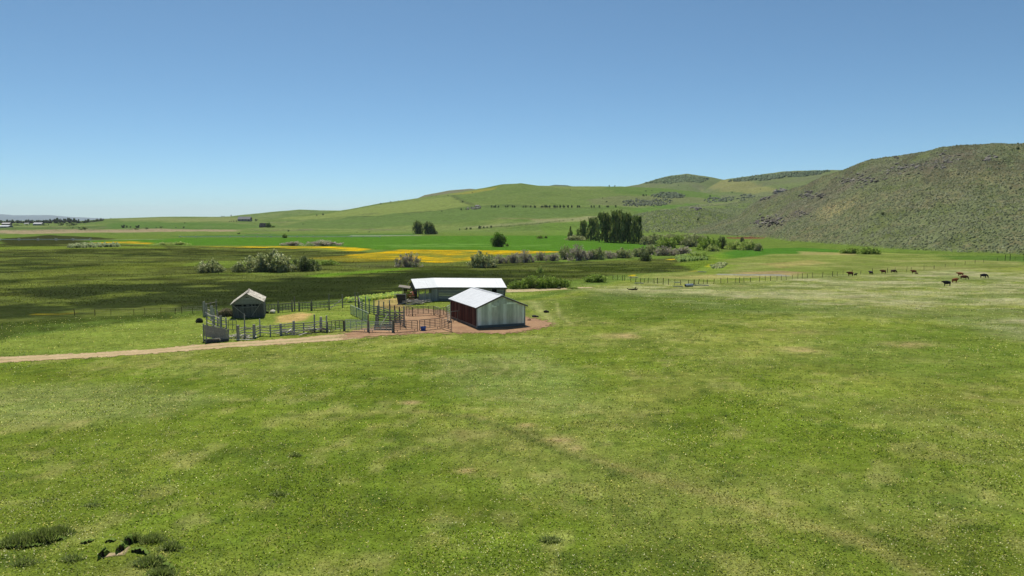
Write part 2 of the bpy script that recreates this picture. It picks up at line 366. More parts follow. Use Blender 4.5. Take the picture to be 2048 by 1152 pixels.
# right of the marsh
band([(1420,512),(1520,499),(1700,502),(2048,517),(2048,533),(1700,548),(1500,556),(1250,556),(1300,548),(1400,541),(1450,525)], (122, 134, 68), 4, 1, None)
lay(zone([(1420,512),(1520,499),(1700,502),(2048,517),(2048,533),(1700,548),(1500,556),(1250,556),(1300,548),(1400,541),(1450,525)], 4) * thr(n5, .46, .6) * .7, (140, 142, 88))
lay(zone([(1420,512),(1520,499),(1700,502),(2048,517),(2048,533),(1700,548),(1500,556),(1250,556),(1300,548),(1400,541),(1450,525)], 4) * thr(nB, .5, .6) * .6, (100, 118, 52))
lay(zone([(1420,512),(1470,500),(1600,495),(1750,504),(1650,506),(1540,508),(1450,518)], 4) , (74, 116, 40))
lay(zone([(1350,530),(1440,505),(1460,515),(1440,528),(1480,530),(1420,548)], 4) * .6, (112, 140, 46))
lay(zone([(1470,545),(1560,541),(1620,545),(1560,552),(1480,551)], 4, 2) * .8, (156, 136, 100)); lay(zone([(1320,556),(1480,546),(1560,552),(1420,560)], 4, 2) * .6, (168, 160, 100))
lay(zone([(1600,503),(1720,506),(1700,510),(1600,509)], 3, 2) * .7, (160, 150, 98)); lay(zone([(1520,528),(1620,520),(1660,526),(1560,536)], 3, 2) * .4, (170, 152, 98))
lay(zone([(1435,548),(1560,549),(1580,552),(1435,550)], 1.0, .5), (138, 142, 132))
lay(zone([(1860,510),(2100,514),(2100,526),(1900,519)], 4) * .8, (76, 108, 42))
# far left tan stubble strip
lay(zone([(-300,464),(160,458.5),(330,457.5),(470,459.5),(480,462.5),(330,463.5),(180,465),(0,468),(-300,474)], 14, 6), (150, 138, 108))
lay(zone([(-300,456),(0,456),(160,452),(480,456),(480,458),(160,457),(-300,462)], 14) * .8, (86, 108, 58))
# hill fields
lay(zone([(500,456),(700,432),(830,425),(945,412),(1060,413),(1180,415),(1240,412),(1200,425),(1100,436),(900,447),(700,458)], 12, 4) * .9, (98, 122, 64))
lay(zone([(560,437),(690,422),(760,409),(905,392),(946,411),(830,424.5),(700,432),(600,440)], 8, 3), (126, 142, 76))
lay(zone([(215,446),(330,445),(470,447),(560,452),(470,458),(215,457)], 12) * .7, (84, 118, 52)); lay(zone([(240,438),(460,435),(520,440),(470,444),(240,442)], 12) * .7, (134, 142, 88))
lay(zone([(910,390),(960,380),(1040,369),(1120,376),(1240,380),(1230,404),(1050,411),(960,409)], 12, 5) * (.45 + .5 * thr(n4, .4, .6)), (106, 126, 66))
lay(zone([(905,388),(980,376),(1000,372),(985,380),(940,388)], 10) * .6, (156, 148, 64))
lay(zone([(1060,439),(1180,432),(1260,436),(1200,443),(1080,447)], 7, 4) * .8, (142, 146, 98))
lay(zone([(1080,446),(1230,440),(1270,450),(1270,475),(1100,470)], 10) * .7, (98, 128, 52))
lay(zone([(1210,376),(1300,372),(1400,378),(1500,380),(1490,390),(1380,396),(1240,388)], 14) * .8, (94, 122, 56))
lay(zone([(1260,420),(1380,403),(1470,404),(1440,410),(1330,419),(1280,424)], 12) * .9, (96, 128, 58))
# grey sage country
sageA = np.maximum(sm((LAY[7] - 2) / 3) * (LAY[7] >= gZ - 2), 0)
lay(sageA, (100, 116, 62)); lay(sageA * thr(n2, .5, .65) * .6, (120, 124, 88))
g8 = (LAY[8] >= gZ - 2.5) & (LAY[8] > 2); lay(g8 * thr(n1, .35, .6) * .8, (116, 124, 86))
for i in (5, 6):
    g = ((LAY[i] >= gZ - 3) & (LAY[i] > 2)) * (0.6 + .4 * thr(n1, .4, .6)); lay(g, (112, 122, 84)); lay(g * thr(n4, .55, .66) * .5, (100, 122, 62))
g3 = ((LAY[3] >= gZ - 3) & (LAY[3] > 5)); lay(g3 * .9, (122, 122, 92))
g4 = ((LAY[4] >= gZ - 3) & (LAY[4] > 5)); lay(g4 * .9, (70, 92, 66))
lay(zone([(1180,398),(1290,392),(1400,395),(1420,405),(1300,412),(1180,410)], 14) * .7, (116, 122, 84))
lay(zone([(1400,375),(1520,372),(1560,385),(1440,384)], 14) * .5, (150, 146, 92))
sageB = ((LAY[9] >= gZ - 1.2) & (LAY[9] > 0.6)).astype(float) * sm((LAY[9] - .6) / 2)
lay(sageB, (108, 116, 82)); lay(sageB * thr(n2, .5, .66) * .6, (96, 108, 60)); lay(sageB * thr(n3 * .5 + n1 * .5, .52, .62) * .7, (122, 118, 88))
lay(sageB * sm((gZ - 22) / 40) * thr(fbm((X - .5 * Y) / 16, (Y + .4 * X) / 50, 44, 5), .47, .57) * .75, (92, 88, 70))
def lowhill(px, py, rx, ry_, c, a): 
    p = at(px, py); m = np.exp(-(((X - p.x) / rx) ** 2 + ((Y - p.y) / ry_) ** 2)); lay(m * a * (.4 + .9 * n3), c)
for q in ((1545,442,22,24),(1600,430,20,20),(1630,392,24,26),(1545,392,16,22),(1710,362,30,20),(1790,340,26,16),(1870,330,26,16),(1900,312,26,20)): lowhill(*q, (112, 104, 92), .75)
lowhill(1670, 420, 12, 26, (168, 154, 108), .6); lowhill(1665, 410, 8, 20, (160, 140, 108), .5)
lay(zone([(1455,474.5),(1500,473.5),(1530,474),(1528,477),(1500,478),(1455,477)], 2, 2) * .9, (116, 80, 62))
m_noise = fbm(X / .9, Y / .9, 66, 3)
# molehills / bare spots in the near pasture
for q in ((1120,881,1.1,.9),(1052,852,.7,.6),(932,941,.6,.35),(822,805,1.0,.6),(1250,672,2.6,2.2),(1150,895,.6,.5),(1600,700,2.5,2),(1565,662,4,2.5),(1820,690,3,2)):
    p = at(q[0], q[1]); m = np.exp(-(((X - p.x) / q[2]) ** 2 + ((Y - p.y) / q[3]) ** 2)) * (1 if q[1] > 800 else thr(n3 + .35 * m_noise, .45, .7)); lay(m * .85, (182, 162, 116))
# curved tyre marks
def mark(pts, wd, c, a):
    P = [at(*p) for p in pts]; d = np.full(X.shape, 1e9)
    bb = (Y < 200) & (Y > 20)
    for p, q in zip(P, P[1:]):
        ex, ey = q.x - p.x, q.y - p.y; t = np.clip(((X - p.x) * ex + (Y - p.y) * ey) / (ex*ex + ey*ey), 0, 1)
        d = np.minimum(d, np.hypot(X - p.x - t * ex, Y - p.y - t * ey))
    lay(np.exp(-(d / wd) ** 2) * a * bb * (.5 + n3), c)
for o_ in (0, 45, 118, 155, 190): mark([(872+o_,752),(893+o_,738),(894+o_,728),(878+o_,719)], .35, (160, 164, 100), .55)
for o_ in (0, 34): mark([(1062+o_*1.5,600+o_*.2),(1085+o_,626+o_*.2),(1112+o_,650)], .4, (160, 162, 104), .55)
mark([(820,822),(960,836),(1090,885),(1230,935),(1400,985),(1560,1035),(1720,1080),(1850,1150)], .7, (152, 148, 90), .7)
mark([(240,1000),(600,860),(820,822)], .4, (84, 108, 42), .35); mark([(870,822),(1000,850),(1110,900),(1260,955)], .5, (84, 104, 44), .7)
mark([(1230,700),(1500,640),(1700,610)], .6, (90, 112, 48), .35)
def lane(pts, wd, c, a):
    P = [at(*p) for p in pts]; d = np.full(X.shape, 1e9); 
    for p, q in zip(P, P[1:]):
        ex, ey = q.x - p.x, q.y - p.y; t = np.clip(((X - p.x) * ex + (Y - p.y) * ey) / (ex*ex + ey*ey + 1e-6), 0, 1)
        d = np.minimum(d, np.hypot(X - p.x - t * ex, Y - p.y - t * ey))
    lay(np.exp(-(d / wd) ** 2) * a * (.5 + n3), c)
for pts, wd, c, a in (([(560,447),(700,435),(830,424.5),(905,418),(950,413),(1060,414),(1200,415.5)], 7, (84,98,58), .8), ([(905,391),(925,402),(945,411)], 7, (80,94,56), .8), ([(690,432),(760,428)], 6, (92,100,70), .6),
    ([(500,452),(620,449),(760,446),(900,444)], 9, (110,126,80), .4), ([(940,455),(1060,447),(1110,440),(1160,437),(1240,430)], 12, (142,146,104), .7), ([(960,457),(1070,448),(1120,442)], 6, (78,92,54), .6),
    ([(0,476),(300,476.5),(700,474),(830,471),(1130,471)], 2.0, (96,106,70), .6), ([(480,447),(520,444.5),(610,441)], 10, (150,146,112), .5), ([(215,456),(470,456.5)], 6, (84,100,60), .6),
    ([(1000,437),(1060,438),(1120,441)], 10, (140,130,96), .4), ([(1240,412),(1330,419),(1400,411),(1470,404)], 9, (136,140,98), .7), ([(0,573),(200,560),(400,548)], 1.5, (130,142,64), .45), ([(430,547),(640,546),(800,545)], 2, (116,140,58), .5)):
    lane(pts, wd, c, a)
C *= (1 - .10 * sm((Y - 900) / 400))[..., None] * (1 - .08 * past)[..., None]
V = np.stack([X, Y, gZ], -1).reshape(-1, 3); T = C.reshape(-1, 3)
idx = np.arange(NX * NY).reshape(NY, NX)
Q = np.stack([idx[:-1,:-1], idx[:-1,1:], idx[1:,1:], idx[1:,:-1]], -1)
cy = (Y[:-1,:-1] + Y[1:,1:]) / 2; zc_ = gZ[:-1,:-1]
hillmask = (sageB[:-1,:-1] > .3); farhill = (~hillmask) & (np.max(np.stack([l[:-1,:-1] for l in LAY]), 0) > 1.0); marm = (~hillmask) & (~farhill) & (mar[:-1,:-1] > .5)
gm = mat('ground_cover', rough=1, spec=0.0); g = G(gm); c = g.attr('tint'); p = g.pos()
fine = g.noise(p, 5.5, 4, 0.75); midn = g.noise(p, 0.9, 5, 0.7); big = g.noise(p, 0.11, 5, 0.65)
cell = g.vor(p, 2.2)
f1 = g.rng(fine, .3, .7, .62, 1.42); f2 = g.rng(midn, .3, .7, .72, 1.32); f3 = g.rng(big, .3, .7, .8, 1.24)
mul = g.math('MULTIPLY', g.math('MULTIPLY', f1, f2), f3)
c1 = g.mix(1.0, c, g.gray(mul), 'MULTIPLY')
pm = g.mapping(p, (.35, 1, 1)); midr = g.noise(pm, 0.22, 6, 0.8); c1 = g.mix(1.0, c1, g.gray(g.rng(midr, .3, .7, .74, 1.3)), 'MULTIPLY')
hue = g.noise(p, 0.35, 5, 0.7); c2 = g.mix(g.rng(hue, .50, .72, 0, .55), c1, g.mix(1.0, c1, (1.5, 1.22, 1.5), 'MULTIPLY'))
c3 = g.mix(g.rng(hue, .48, .28, 0, .6), c2, g.mix(1.0, c2, (0.84, 0.93, 0.72), 'MULTIPLY'))
g.l(c3, g.b.inputs['Base Color']); g.bump(g.math('ADD', fine, midn), 0.8, 0.12)
def part_mesh(name, mask):
    q = Q[mask]; u, inv = np.unique(q.ravel(), return_inverse=True)
    return struct(np_mesh(name, V[u], inv.reshape(-1, 4), gm, T[u], smooth=True))
part_mesh('ground', ~(hillmask | farhill | marm)); part_mesh('marsh', marm); part_mesh('hills', farhill); part_mesh('sagebrush_hill', hillmask)
def on_sage(px_min=1400): return sageB
# far mountains, blue of the haze painted into their base colour
mm = mat('haze_tinted_slope', alb((84, 108, 122)), 0.95); mv = []; mf = []
mx = np.linspace(-16500, -7000, 60); K_ = 17000.0
for j, fr in enumerate((0, .5, 1, 1.6)):
    for i, x in enumerate(mx):
        pu = 1024 + 1415.5 * x / K_; yr = ip(pu, [(-400,420),(0,428),(30,430.3),(100,430),(112,431.5),(150,434),(220,437.5),(300,441),(500,446)])
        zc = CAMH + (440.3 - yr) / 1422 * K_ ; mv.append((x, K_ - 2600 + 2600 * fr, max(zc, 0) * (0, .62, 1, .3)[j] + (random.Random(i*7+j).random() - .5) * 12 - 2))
for j in range(3):
    for i in range(59): a = j * 60 + i; mf.append((a, a + 1, a + 61, a + 60))
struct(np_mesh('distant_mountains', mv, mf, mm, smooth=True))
# ------------------------------------------------------------------ dirt sheets
def dirt_sheet(name, px_pts, colr, step=0.35, soft=1.0, zoff=0.03, rut=99):
    P = wpoly(px_pts); x0, y0 = P.min(0) - soft * 1.5; x1, y1 = P.max(0) + soft * 1.5
    nx = int((x1 - x0) / step) + 2; ny = int((y1 - y0) / step) + 2
    xx, yy = np.meshgrid(np.linspace(x0, x1, nx), np.linspace(y0, y1, ny)); sd = sdist(P, xx, yy)
    id_ = np.arange(nx * ny).reshape(ny, nx); q = np.stack([id_[:-1,:-1], id_[:-1,1:], id_[1:,1:], id_[1:,:-1]], -1)
    keep = np.max(np.stack([sd[:-1,:-1], sd[:-1,1:], sd[1:,1:], sd[1:,:-1]]), 0) > -soft * 1.2
    q = q[keep]; u, inv = np.unique(q.ravel(), return_inverse=True)
    vv = np.stack([xx, yy, H(xx, yy) + zoff], -1).reshape(-1, 3)[u]
    m = mat(name + '_dirt', rough=0.95, spec=0.1); g = G(m); p = g.pos()
    big = g.noise(p, 0.35, 4, .6); fn = g.noise(p, 3.0, 5, .75)
    c = g.mix(g.rng(big, .35, .65, 0, 1), alb(colr[0]), alb(colr[1])); c = g.mix(1.0, c, g.gray(g.rng(fn, .3, .7, .7, 1.25)), 'MULTIPLY')
    e = g.attr('edge', 'Fac'); ru = g.math('MULTIPLY', g.rng(e, rut, rut + .5, 0, 1), g.rng(g.noise(p, 1.6, 5, .7), .42, .6, .15, .75)); c = g.mix(ru, c, alb((132, 138, 76)))
    g.l(c, g.b.inputs['Base Color']); g.bump(fn, .6, .08); a = g.math('ADD', e, g.rng(g.noise(p, 1.1, 5, .75), .3, .7, -soft, soft))
    g.l(g.rng(a, -.12, .12, 0, 1), g.b.inputs['Alpha'])
    o = np_mesh(name, vv, inv.reshape(-1, 4), m, (1, 1, 1)); at_ = o.data.attributes.new('edge', 'FLOAT', 'POINT'); at_.data.foreach_set('value', sd.ravel()[u].astype(np.float32))
    return struct(o)
dirt_sheet('dirt_track', [(-420,744),(-200,730),(0,714.5),(100,710),(200,705),(300,699),(410,688.5),(470,684.5),(540,680.5),(600,676),(640,672),(690,668),(730,668),(730,676),(680,681),(640,683.5),(560,689),(470,694.5),(400,700),(300,708),(200,715),(100,720),(0,726),(-200,741),(-420,756)], ((204, 180, 140), (188, 164, 122)), soft=.8, rut=1.35)
dirt_sheet('corral_yard', [(690,678),(715,676),(740,674.5),(784,670.5),(830,667.5),(880,666.5),(930,667),(960,666.5),(1000,668),(1035,665),(1070,659),(1100,653),(1104,647),(1092,641),(1062,636),(960,622),(905,630),(885,621),(850,618),(825,618),(806,621),(800,634),(790,645),(760,654),(720,659),(700,663),(690,668)], ((178, 144, 110), (156, 122, 94)), soft=1.9, zoff=.05)
dirt_sheet('back_track', [(1012,578.5),(1060,577.5),(1100,576),(1150,574.5),(1185,574.3),(1190,575.3),(1150,577.8),(1110,580.5),(1060,583.5),(1012,585)], ((196, 180, 140), (182, 166, 124)), soft=.5)
# ------------------------------------------------------------------ near grass blades and flower specks (stuff)
def visible_ground(n, y0, y1, rng, xr=0.80):
    iy = rng.uniform(1 / y1, 1 / y0, n); y = 1 / iy; x = rng.uniform(-xr, xr, n) * (y + 16); return x, y
def keep_off(x, y, polys):
    k = np.ones(len(x), bool)
    for P in polys: k &= ~inside(P, x, y)
    return k
DIRT = [wpoly([(-420,744),(0,714),(410,688),(640,672),(850,617),(900,628),(960,622),(1108,645),(1104,655),(1000,669),(784,671),(640,684),(400,700),(0,726),(-420,756)])]
def gsamp(A, x, y):
    r_ = y + 60; s_ = x / (r_ + 15); j = np.clip(np.rint((s_ + 1.35) / 2.7 * (NX - 1)), 0, NX - 1).astype(int); i = np.clip(np.rint(np.log(r_ / 12) / np.log(26000 / 12) * (NY - 1)), 0, NY - 1).astype(int); return A[i, j]
rng = np.random.default_rng(3)
def tints(n, rng, cs, w, k=1.0, j=.25):
    cs = np.array([alb(c, k) for c in cs]); i = rng.choice(len(cs), n, p=np.array(w) / sum(w)); return cs[i] * rng.uniform(1 - j, 1 + j, (n, 1))
n = 430000; x, y = visible_ground(n, 22, 190, rng); k = keep_off(x, y, DIRT) & (gsamp(mar, x, y) < .3) & (rng.random(n) < .35 + .65 * thr(fbm(x/3.5, y/3.5, 61), .35, .62)); x, y = x[k], y[k]; n = len(x)
z = H(x, y); hgt = rng.uniform(.025, .095, n) * (1 + .4 * thr(fbm(x/7, y/7, 62), .55, .75)) * (1 + y / 220); wdt = rng.uniform(.015, .05, n) * (1 + y / 70); th = rng.uniform(0, math.pi, n)
lx = rng.normal(0, .07, n); ly = rng.normal(0, .07, n)
B0 = np.stack([x - np.cos(th) * wdt, y - np.sin(th) * wdt, z - .01], -1); B1 = np.stack([x + np.cos(th) * wdt, y + np.sin(th) * wdt, z - .01], -1); B2 = np.stack([x + lx, y + ly, z + hgt], -1)
VV = np.stack([B0, B1, B2], 1).reshape(-1, 3); FF = np.arange(len(VV)).reshape(-1, 3)
bc = gsamp(C, x, y) * rng.uniform(.78, 1.28, (n, 1)); dry = rng.random(n) < .08; bc[dry] = np.array(alb((176, 172, 112))) * rng.uniform(.8, 1.1, (int(dry.sum()), 1)); tn = np.repeat(bc, 3, 0)
tag(np_mesh('pasture_grass', VV, FF, M['grass_blade'], tn * 1.12), 'short green pasture grass covering the near field', 'grass', kind='stuff')
n = 80000; x, y = visible_ground(n, 26, 215, rng); dn = thr(fbm(x/12, y/12, 71), .42, .66) + .15 + .9 * inside(wpoly([(-100,770),(300,768),(480,790),(300,840),(0,850),(-100,850)]), x, y) + .6 * inside(wpoly([(780,715),(1080,700),(1280,800),(1500,880),(1300,900),(900,800)]), x, y) + 1.1 * inside(wpoly([(1180,575),(1500,560),(1900,540),(2300,560),(2300,720),(1850,640),(1300,612)]), x, y)
k = keep_off(x, y, DIRT) & (gsamp(mar, x, y) < .2) & (rng.random(n) < dn * .8 * np.clip(.35 + y / 110, 0, 1)); x, y = x[k], y[k]; n = len(x); z = H(x, y) + rng.uniform(.06, .16, n); s = rng.uniform(.008, .020, n) * (1 + y / 110)
q = rng.normal(0, .5, (n, 2))
VV = np.stack([np.stack([x + a * s, y + b * s, z + (a * q[:, 0] + b * q[:, 1]) * s], -1) for a, b in ((-1,-1),(1,-1),(1,1),(-1,1))], 1).reshape(-1, 3)
tn = np.repeat(tints(n, rng, [(206,206,164),(190,194,126),(198,190,104)], [4,3,1.4], 1.1, .15), 4, 0)
tag(np_mesh('clover_flowers', VV, np.arange(len(VV)).reshape(-1, 4), M['grass_blade'], tn), 'tiny cream and yellow flower heads speckling the near pasture', 'flowers', kind='stuff')
# ------------------------------------------------------------------ bush clumps as low domes (many)
def clumps(name, x, y, size, tint, material, label, cat, flat=.75, seed=0):
    rg = np.random.default_rng(seed); n = len(x); z = H(x, y); K = 6
    ang = np.arange(K) * 2 * np.pi / K; rad0 = rg.uniform(.75, 1.25, (n, K)); rad1 = rg.uniform(.4, .85, (n, K)); hh = rg.uniform(.45, .9, (n, K))
    off = rg.uniform(0, 1, (n, 1)); A = ang + off
    s = size[:, None]
    r0 = np.stack([x[:, None] + np.cos(A) * rad0 * s, y[:, None] + np.sin(A) * rad0 * s, z[:, None] - .15 * s + 0 * A], -1)
    r1 = np.stack([x[:, None] + np.cos(A + .3) * rad1 * s, y[:, None] + np.sin(A + .3) * rad1 * s, z[:, None] + hh * s * flat], -1)
    tp = np.stack([x + rg.normal(0, .15, n) * size, y + rg.normal(0, .15, n) * size, z + size * flat * rg.uniform(.9, 1.3, n)], -1)[:, None]
    VV = np.concatenate([r0, r1, tp], 1); b = np.arange(n)[:, None, None] * (2 * K + 1)
    f = []
    for i in range(K):
        j = (i + 1) % K; f += [(i, j, K + j), (i, K + j, K + i), (K + i, K + j, 2 * K)]
    FF = (b + np.array(f)[None]).reshape(-1, 3); tn = np.repeat(tint, 2 * K + 1, 0) * rg.uniform(.8, 1.2, (n * (2 * K + 1), 1))
    return tag(np_mesh(name, VV.reshape(-1, 3), FF, material, tn), label, cat, kind='stuff')
def mask_at(x, y):
    L, pu, yy = hill_layers(x, y); return L, H(x, y)
rng = np.random.default_rng(11)
n = 230000; yy_ = rng.uniform(235, 920, n); pu = rng.uniform(1340, 2300, n); xx_ = (pu - 1024) / 1415.5 * yy_
L, zz = mask_at(xx_, yy_); k = (L[9] > zz - 1.0) & (L[9] > 1.0) & (yy_ < ip(pu, HILLS[9]['d']) + 25) & (rng.random(n) < np.clip(.55 * (yy_ / 600) + .25 * 0, 0, 1) * (.35 + 1.1 * fbm(xx_/16, yy_/16, 91)))
xx_, yy_ = xx_[k], yy_[k]; n = len(xx_)
pal = thr(fbm(xx_/30, yy_/30, 92), .4, .6)
tn = tints(n, rng, [(128,134,106),(110,118,86),(98,112,62),(82,92,60)], [4,3,2,1.2], 1, .2); tn = tn * (1 - .25 * pal[:, None] * np.array([.6, .1, .9])); cg = gsamp(C, xx_, yy_); tn = .45 * tn + .55 * cg * (tn.mean(1) / .16)[:, None]
clumps('sagebrush', xx_, yy_, rng.uniform(.34, .76, n) * (1 + .7 * (rng.random(n) < .05)), tn, M['sage_leaf'], 'grey green sagebrush covering the steep right hill', 'sagebrush', seed=1)
# sage and scrub on the knoll and mid slopes
n = 60000; yy_ = rng.uniform(820, 1700, n); pu = rng.uniform(1210, 1700, n); xx_ = (pu - 1024) / 1415.5 * yy_
L, zz = mask_at(xx_, yy_); k = (((L[7] > zz - 1) & (L[7] > 1)) | ((L[8] > zz - 1.5) & (L[8] > 1) & (fbm(xx_/70, yy_/70, 93) > .5))) & (rng.random(n) < .5)
xx_, yy_ = xx_[k], yy_[k]; n = len(xx_)
clumps('slope_scrub', xx_, yy_, rng.uniform(.6, 1.4, n), tints(n, rng, [(110,120,86),(92,108,60),(76,92,52)], [3,3,2]), M['sage_leaf'], 'low scrub dotted over the small knoll and the slope behind it', 'scrub', seed=2)
def scatter_px(pts, n, rng):
    P = wpoly(pts); x0, y0 = P.min(0); x1, y1 = P.max(0); x = rng.uniform(x0, x1, n * 6); y = rng.uniform(y0, y1, n * 6); k = inside(P, x, y); return x[k][:n], y[k][:n]
for lb, pts, nn, sz, cs in (
  ('dark oak thicket on the middle slope left of the sagebrush ridge', [(1300,392),(1320,386),(1350,385),(1372,392),(1360,396),(1310,395)], 260, (2.2, 4.2), [(62,82,48),(78,94,64)]),
  ('dark brush patch under the oak thicket, above the green strip', [(1235,406),(1260,401),(1300,400),(1345,402),(1330,411),(1270,414)], 240, (2, 3.6), [(70,84,56),(88,98,72)]),
  ('long dark oak thicket on the slope beside the sagebrush ridge', [(1405,402),(1430,394),(1500,389),(1520,392),(1500,401),(1440,404)], 380, (2.2, 4.2), [(72,88,58),(88,100,76)]),
  ('dark wooded band under the far right ridge line', [(1452,364),(1475,358),(1530,351),(1600,346),(1660,343),(1640,349),(1560,356),(1500,362)], 700, (3, 6), [(62,84,50),(76,96,60)]),
  ('green scrub oak on the flank of the far rounded summit', [(1290,367),(1320,358),(1360,352),(1420,358),(1400,366),(1340,368)], 520, (3, 6), [(74,98,52),(88,108,62)]),
  ('grey brush along the hillside lane', [(934,419),(940,415.5),(960,413),(963,417),(950,419.5)], 60, (1.8, 3), [(92,98,84),(80,90,66)])):
    x, y = scatter_px(pts, nn, rng); n = len(x)
    if n: clumps('scrub_thicket', x, y, rng.uniform(*sz, n), tints(n, rng, cs, [1, 1]), M['sage_leaf'], lb, 'thicket', flat=1.1, seed=nn)
# marsh sedge blades
rng = np.random.default_rng(17); n = 120000; iy = rng.uniform(1 / 480., 1 / 135., n); y = 1 / iy; x = rng.uniform(-.85, .36, n) * y
k = (gsamp(mar, x, y) > .5) & (rng.random(n) < .15 + .7 * thr(fbm(x/14, y/5, 95, 4), .42, .6)); x, y = x[k], y[k]; n = len(x); z = H(x, y)
th = rng.uniform(0, math.pi, n); wd = rng.uniform(.04, .12, n) * (.5 + y / 250); hg = rng.uniform(.08, .26, n) * (.6 + y / 400); lx = rng.normal(0, .08, n)
VV = np.stack([np.stack([x - np.cos(th) * wd, y - np.sin(th) * wd, z - .01], -1), np.stack([x + np.cos(th) * wd, y + np.sin(th) * wd, z - .01], -1), np.stack([x + lx, y, z + hg], -1)], 1).reshape(-1, 3)
tn = np.repeat(np.clip(gsamp(C, x, y) * rng.choice([.6, .85, 1.1, 1.5, 2.0], (n, 1), p=[.25, .3, .25, .15, .05]), 0, .5), 3, 0)
tag(np_mesh('marsh_sedge', VV, np.arange(len(VV)).reshape(-1, 3), M['grass_blade'], tn), 'dark sedge standing all over the wet marsh meadow', 'sedge', kind='stuff')
# lush weeds and reeds
for lb, nm, pts, nn, sz, cs in (
  ('pale green reeds edging the track behind the barn', 'reeds', [(690,600),(760,592),(812,586),(815,592),(760,599),(700,606)], 900, (.25, .55), [(122,150,40),(146,160,44),(100,134,40)]),
  ('grey reed clumps across the far marsh', 'marsh_reeds', [(135,493),(165,489),(235,490),(240,494),(140,496)], 260, (.8, 1.6), [(122,132,84),(106,122,66)]),
  ('low green weeds by the creek bend', 'weeds', [(1350,516),(1390,508),(1410,512),(1415,520),(1360,524)], 500, (.5, 1.1), [(90,118,40),(104,126,46)]),
  ('light weeds with pale stalks at the marsh edge', 'stalky_weeds', [(1420,532),(1440,526),(1455,528),(1445,536),(1425,538)], 160, (.3, .6), [(140,146,96),(106,124,58)])):
    x, y = scatter_px(pts, nn, rng); n = len(x)
    clumps(nm, x, y, rng.uniform(*sz, n), tints(n, rng, cs, [1] * len(cs)), M['sage_leaf'], lb, 'weeds', flat=1.2, seed=nn + 3)
# ================================================================== BUILDINGS
WG = alb((156, 151, 141), 1.5); WD = alb((128, 123, 113), 1.5); WL = alb((196, 190, 176), 1.25); WB = alb((112, 100, 88), 1.3)
rnd = random.Random(5)
def V3(p, z): return Vector((p.x, p.y, z))
def lerp(a, b, t): return a + (b - a) * t
# ---- gabled metal shed
A = at(953.9, 657.2); A.z = 0; B = at(1049.5, 651.0); B.z = 0
e = (B - A).normalized(); nrm = Vector((-e.y, e.x, 0)); Wd = (B - A).length; Ln = 12.9
HE, HP = 3.32, 4.95
t = thing('metal_shed', A, 'white roofed gable shed with grey metal end wall and rusty red side', 'shed'); t.location = A; bpy.context.view_layer.update()
def gable_h(s): return HE + (HP - HE) * (1 - abs(2 * s - 1))
def corr_wall(mb, o, d, width, hfun, pitch, depth, colfun, out, z0=0.0):
    n = int(width / pitch)
    for i in range(n):
        a, b, c = i / n, (i + .5) / n, (i + 1) / n; cc = colfun(a)
        P = lambda s, z, k: o + d * (s * width) + out * k + Vector((0, 0, z))
        for s0, s1, k0, k1 in ((a, b, 0, depth), (b, c, depth, 0)):
            mb.quad([P(s0, z0, k0), P(s1, z0, k1), P(s1, hfun(s1), k1), P(s0, hfun(s0), k0)], cc)
sheets = [(0.0,(168,170,164)),(.06,(140,144,138)),(.10,(128,132,126)),(.22,(148,152,144)),(.30,(128,130,122)),(.42,(120,124,116)),(.53,(146,150,143)),(.61,(122,126,116)),(.72,(132,134,126)),(.84,(142,144,136)),(.93,(152,156,150))]
def sheetcol(s):
    c = [c for q, c in sheets if q <= s + 1e-6][-1]; k = 1 + rnd.uniform(-.09, .09); return tuple(min(v * k, .86) for v in alb(c, 3.2))
mb = MB(); corr_wall(mb, A, e, Wd, lambda s: gable_h(s) - .04, .2, .035, sheetcol, -nrm, .42); fw = mb.build('front_wall', 'sheet_metal', t)
mb = MB()                                          # upper gable sheets laid a little proud
for (s0, s1, z0, z1, c) in ((.30,.40,3.15,3.55,(180,184,176)),(.34,.46,3.35,3.85,(150,154,148)),(.60,.84,3.52,3.8,(182,186,178)),(.45,.62,3.6,4.25,(140,144,138))):
    zt0 = min(z1, gable_h(s0) - .1); zt1 = min(z1, gable_h(s1) - .1)
    q = [A + e * (s * Wd) - nrm * .055 + Vector((0, 0, z)) for s, z in ((s0, z0), (s1, z0), (s1, zt1), (s0, zt0))]; mb.slab(q, nrm * .015, alb(c, 2.4))
mb.build('gable_sheet', 'sheet_metal', t)
mb = MB(); mb.slab([A - nrm * .05 + Vector((0, 0, -.1)), B - nrm * .05 + Vector((0, 0, -.1)), B - nrm * .05 + Vector((0, 0, .42)), A - nrm * .05 + Vector((0, 0, .44))], nrm * .14, alb((120, 120, 114))); mb.build('footing', 'weathered_wood', t)
A2 = A + nrm * Ln; B2 = B + nrm * Ln
def redcol(s):
    c = (84, 44, 36) if rnd.random() < .68 else ((122, 84, 72) if rnd.random() < .4 else (62, 36, 32)); k = 1 + rnd.uniform(-.2, .2); return tuple(v * k for v in alb(c, 1.3))
mb = MB(); corr_wall(mb, A2 + nrm * 0, -nrm, Ln, lambda s: HE - .03, .24, .03, redcol, -e, .35); mb.build('side_wall', 'red_board', t)
mb = MB(); mb.slab([A2 + Vector((0, 0, -.1)), A + Vector((0, 0, -.1)), A + Vector((0, 0, .36)), A2 + Vector((0, 0, .36))], e * .12, alb((168, 140, 122))); mb.build('sill_board', 'weathered_wood', t)
mb = MB(); corr_wall(mb, B, nrm, Ln, lambda s: HE - .03, .24, .03, redcol, e, 0); corr_wall(mb, B2, -e, Wd, lambda s: gable_h(s) - .04, .24, .03, redcol, nrm, 0); mb.build('rear_wall', 'red_board', t)
for p in (A, B, A2, B2): mb = MB(); mb.box(V3(p, -.1), V3(p, HE - .12), .18, .18, alb((170, 168, 160))); mb.build('corner_trim', 'weathered_wood', t)
